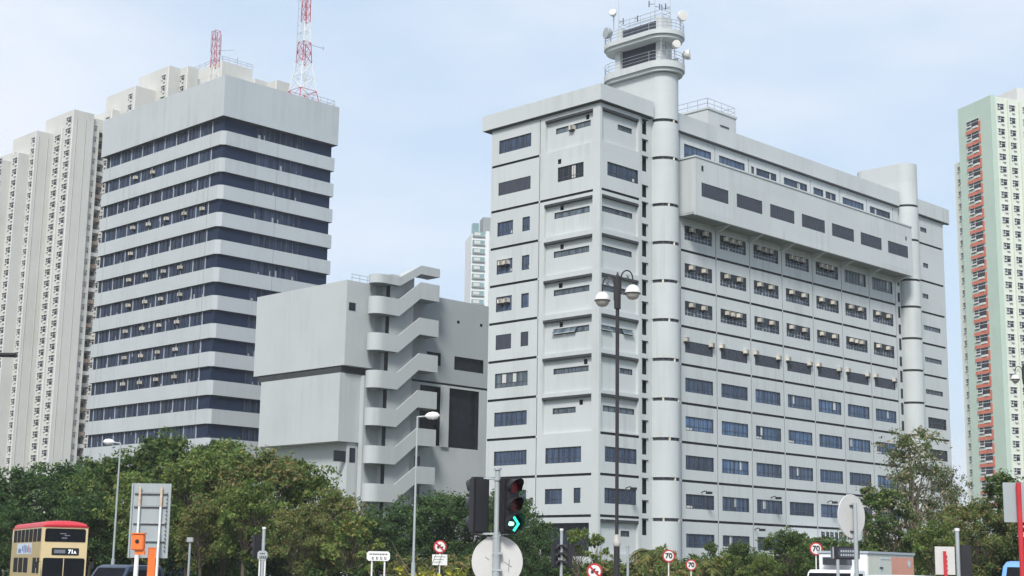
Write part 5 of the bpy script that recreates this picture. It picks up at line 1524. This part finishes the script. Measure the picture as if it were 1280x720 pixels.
def van(name, label, cat, loc, rz, m, L=4.6, Wd=1.8, H=1.95, nose=.9, sb=.5, glassm='glass_vehicle', rear=False):
    """people carrier or box van: side profile extruded across the width; front looks along -y"""
    o = thing(name, label, cat, loc, rz)
    prof = [(0, .35), (-.02, .8), (.1, 1.0), (nose, 1.12), (nose + .65, H - .1), (nose + .95, H - .01), (L * .6, H), (L - .3, H - .03), (L - .08, H - .15), (L, 1.1), (L, .35)]
    hw = Wd / 2
    b = MB()
    prev = None
    xs_ = [(-hw, .88, .0), (-hw + .06, .97, .0), (-hw + .2, 1.0, 0), (hw - .2, 1.0, 0), (hw - .06, .97, 0), (hw, .88, 0)]
    rings_ = []
    for x, sc_, _q in xs_:
        ring = []
        for y, z in prof:
            tum = .10 * max(0, (z - 1.05)) / (H - 1.05)
            xx = x * (1 - tum)
            zz = z if z < 1.15 else 1.15 + (z - 1.15) * (sc_ * .5 + .5 if sc_ < 1 else 1)
            ring.append((xx, y, zz))
        rings_.append(ring)
    b.face(rings_[0], m); b.face(rings_[-1], m)
    for ra, rb in zip(rings_, rings_[1:]):
        for j in range(len(prof)):
            j2 = (j + 1) % len(prof)
            b.face([ra[j], rb[j], rb[j2], ra[j2]], m)
    me = b.mesh('body')
    bm = bmesh.new(); bm.from_mesh(me); bmesh.ops.remove_doubles(bm, verts=bm.verts, dist=1e-4); bmesh.ops.recalc_face_normals(bm, faces=bm.faces); bm.to_mesh(me); bm.free()
    me.polygons.foreach_set('use_smooth', [True] * len(me.polygons)); me.set_sharp_from_angle(angle=R(35))
    put('body', me, o)
    t0, t1 = .08, .92
    fy = lambda t_: nose + .65 * t_
    fz = lambda t_: 1.12 + (H - .1 - 1.12) * t_
    b = MB(); k = hw * .86
    off = .012
    b.face([(-k, fy(t0) - off, fz(t0) + off), (k, fy(t0) - off, fz(t0) + off), (k * .9, fy(t1) - off, fz(t1) + off), (-k * .9, fy(t1) - off, fz(t1) + off)], glassm); b.obj('windscreen', o)
    b = MB(); b.face([(-k, L - .0 + off, 1.15), (k, L + off, 1.15), (k * .9, L - .07 + off, H - .2), (-k * .9, L - .07 + off, H - .2)], glassm); b.obj('rear_window', o)
    for sx in (-1, 1):
        for y0, y1 in ((nose + .55, L * .45), (L * .47, L * .7), (L * .72, L - .35)):
            b = MB(); xb, xt = sx * (hw * .985 + .012), sx * (hw * .905 + .012)
            b.face([(xb, y0 - (.25 if y0 < 2 else 0), 1.16), (xb, y1, 1.16), (xt, y1, H - .22), (xt, y0 + (.12 if y0 < 2 else 0), H - .22)], glassm); b.obj('side_window', o)
        b = MB(); b.box(sx * (hw * .55) - .16, sx * (hw * .55) + .16, -.03, .02, .68, .85, 'globe_white'); b.obj('headlight', o)
        b = MB(); b.box(sx * (hw * .8) - .09, sx * (hw * .8) + .09, L - .02, L + .03, .8, 1.1, 'red_paint'); b.obj('tail_light', o)
        b = MB(); b.box(sx * (hw + .05), sx * (hw + .22), nose + .45, nose + .55, 1.1, 1.26, m); b.obj('mirror', o)
        for y in (.8, L - .85): wheel(o, sx * (hw - .1), y, .33, .22)
    return o
van('van', 'dark navy van in front of the double decker bus', 'van', (-17.55, 64.2, .006), R(-18), 'car_navy', L=4.5, Wd=1.75, H=1.93)
van('van', 'white van with only its roof showing below the oval sign', 'van', (10.15, 47, .006), R(-65), 'car_white', L=2.0 * 2.1, Wd=1.7, H=2.02)
van('van', 'light blue van at the lower right corner behind the red pole', 'van', (15.5, 45, .006), R(-28), 'car_blue', L=5.0, Wd=2.0, H=2.5, nose=.25)
# lorry: its blunt front and its long painted side meet at the near corner; local x runs back along the side, y across the front
o = thing('lorry', 'white box lorry with a cream and salmon painted side and dark unit above its cab', 'lorry', (15.85, 66.6, .006), R(61 - 8))
T_, WF, LB = 2.94, 2.35, 5.2
b = MB(); b.box(.02, LB, 0, WF, .95, T_, 'truck_cream'); b.obj('cargo_box', o, bevel=.02)
b = MB(); b.box(-.05, LB + .05, -.05, WF + .05, T_ + .002, T_ + .10, 'truck_trim'); b.obj('box_top', o)
b = MB(); b.box(-.0, .018, .03, WF - .03, 1.0, T_ - .02, 'car_white'); b.obj('front_panel', o)
b = MB(); b.box(2.55, LB - .05, -.012, -.002, 1.0, T_ - .12, 'truck_salmon'); b.obj('side_panel', o)
b = MB(); b.box(1.3, 2.5, -.03, -.003, 1.05, T_ - .22, 'truck_cream'); b.box(1.27, 1.33, -.04, -.004, 1.05, T_ - .2, 'truck_trim'); b.box(2.46, 2.52, -.04, -.004, 1.05, T_ - .2, 'truck_trim'); b.box(1.33, 2.46, -.04, -.005, T_ - .25, T_ - .2, 'truck_trim'); b.box(1.25, 1.5, -.07, -.005, 2.3, 2.37, 'frame_dark'); b.obj('side_door', o)
b = MB(); b.lathe([(.2, 0), (.2, .006)], 'truck_trim', 20, c=(4.6, -.013, 2.55), axis=(0, -1, 0)); b.lathe([(.14, 0), (.14, .004)], 'truck_cream', 20, c=(4.6, -.021, 2.55), axis=(0, -1, 0)); b.obj('emblem', o)
b = MB(); b.lathe([(.3, 0), (.3, .006)], 'red_paint', 20, c=(3.9, -.014, 1.75), axis=(0, -1, 0)); b.obj('red_disc', o)
b = MB(); b.box(-.45, -.002, .75, 1.95, 2.42, 2.76, 'frame_dark')
for k in range(5): b.box(-.47, -.451, .8, 1.9, 2.45 + k * .06, 2.47 + k * .06, 'trim_dark')
b.obj('cooling_unit', o, bevel=.0)
b = MB(); b.prism([(-1.75, .55), (-1.8, 1.25), (-1.65, 1.4), (-1.35, 2.1), (-1.15, 2.2), (-.1, 2.22), (-.1, .55)], .1, WF - .1, 'car_white', fn=lambda a, q, c: (a, c, q)); cb = b.obj('cab', o, bevel=.04)
b = MB(); b.prism([(-1.66, 1.46), (-1.37, 2.06), (-1.40, 2.07), (-1.69, 1.47)], .2, WF - .2, 'glass_vehicle', fn=lambda a, q, c: (a, c, q)); b.obj('windscreen', cb)
for yy in (.08, WF - .098):
    b = MB(); b.box(-1.2, -.4, yy, yy + .018, 1.4, 2.05, 'glass_vehicle'); b.obj('side_window', cb)
b = MB(); b.box(-1.7, LB - .1, .35, WF - .35, .5, .92, 'black_plain'); b.obj('chassis', o)
for x in (-1.0, 3.9):
    for y in (.18, WF - .18):
        w_ = put('wheel', None, o, (x, y, .42)); b = MB(); b.lathe([(.26, -.13), (.4, -.13), (.42, -.08), (.42, .08), (.4, .13), (.26, .13)], 'tyre', 22, axis=(0, 1, 0)); b.obj('tyre', w_, smooth=True)
        b = MB(); b.lathe([(.25, -.1), (.25, .1)], 'steel', 18, axis=(0, 1, 0)); b.obj('rim', w_)

# ------------------------------------------------------------------ the thin haze of the day, a closed box round everything
hz = bpy.data.materials.new('haze')
hz.use_nodes = True
hn, hl = hz.node_tree.nodes, hz.node_tree.links
hn.clear()
ho = hn.new('ShaderNodeOutputMaterial')
hv = hn.new('ShaderNodeVolumePrincipled')
hv.inputs['Color'].default_value = (.93, .96, 1, 1)
hv.inputs['Density'].default_value = .00022
hl.new(hv.outputs['Volume'], ho.inputs['Volume'])
MATS['haze'] = hz
kind(MB().box(-3100, 3100, -900, 5100, -1.6, 175, 'haze').obj('haze'), 'stuff')
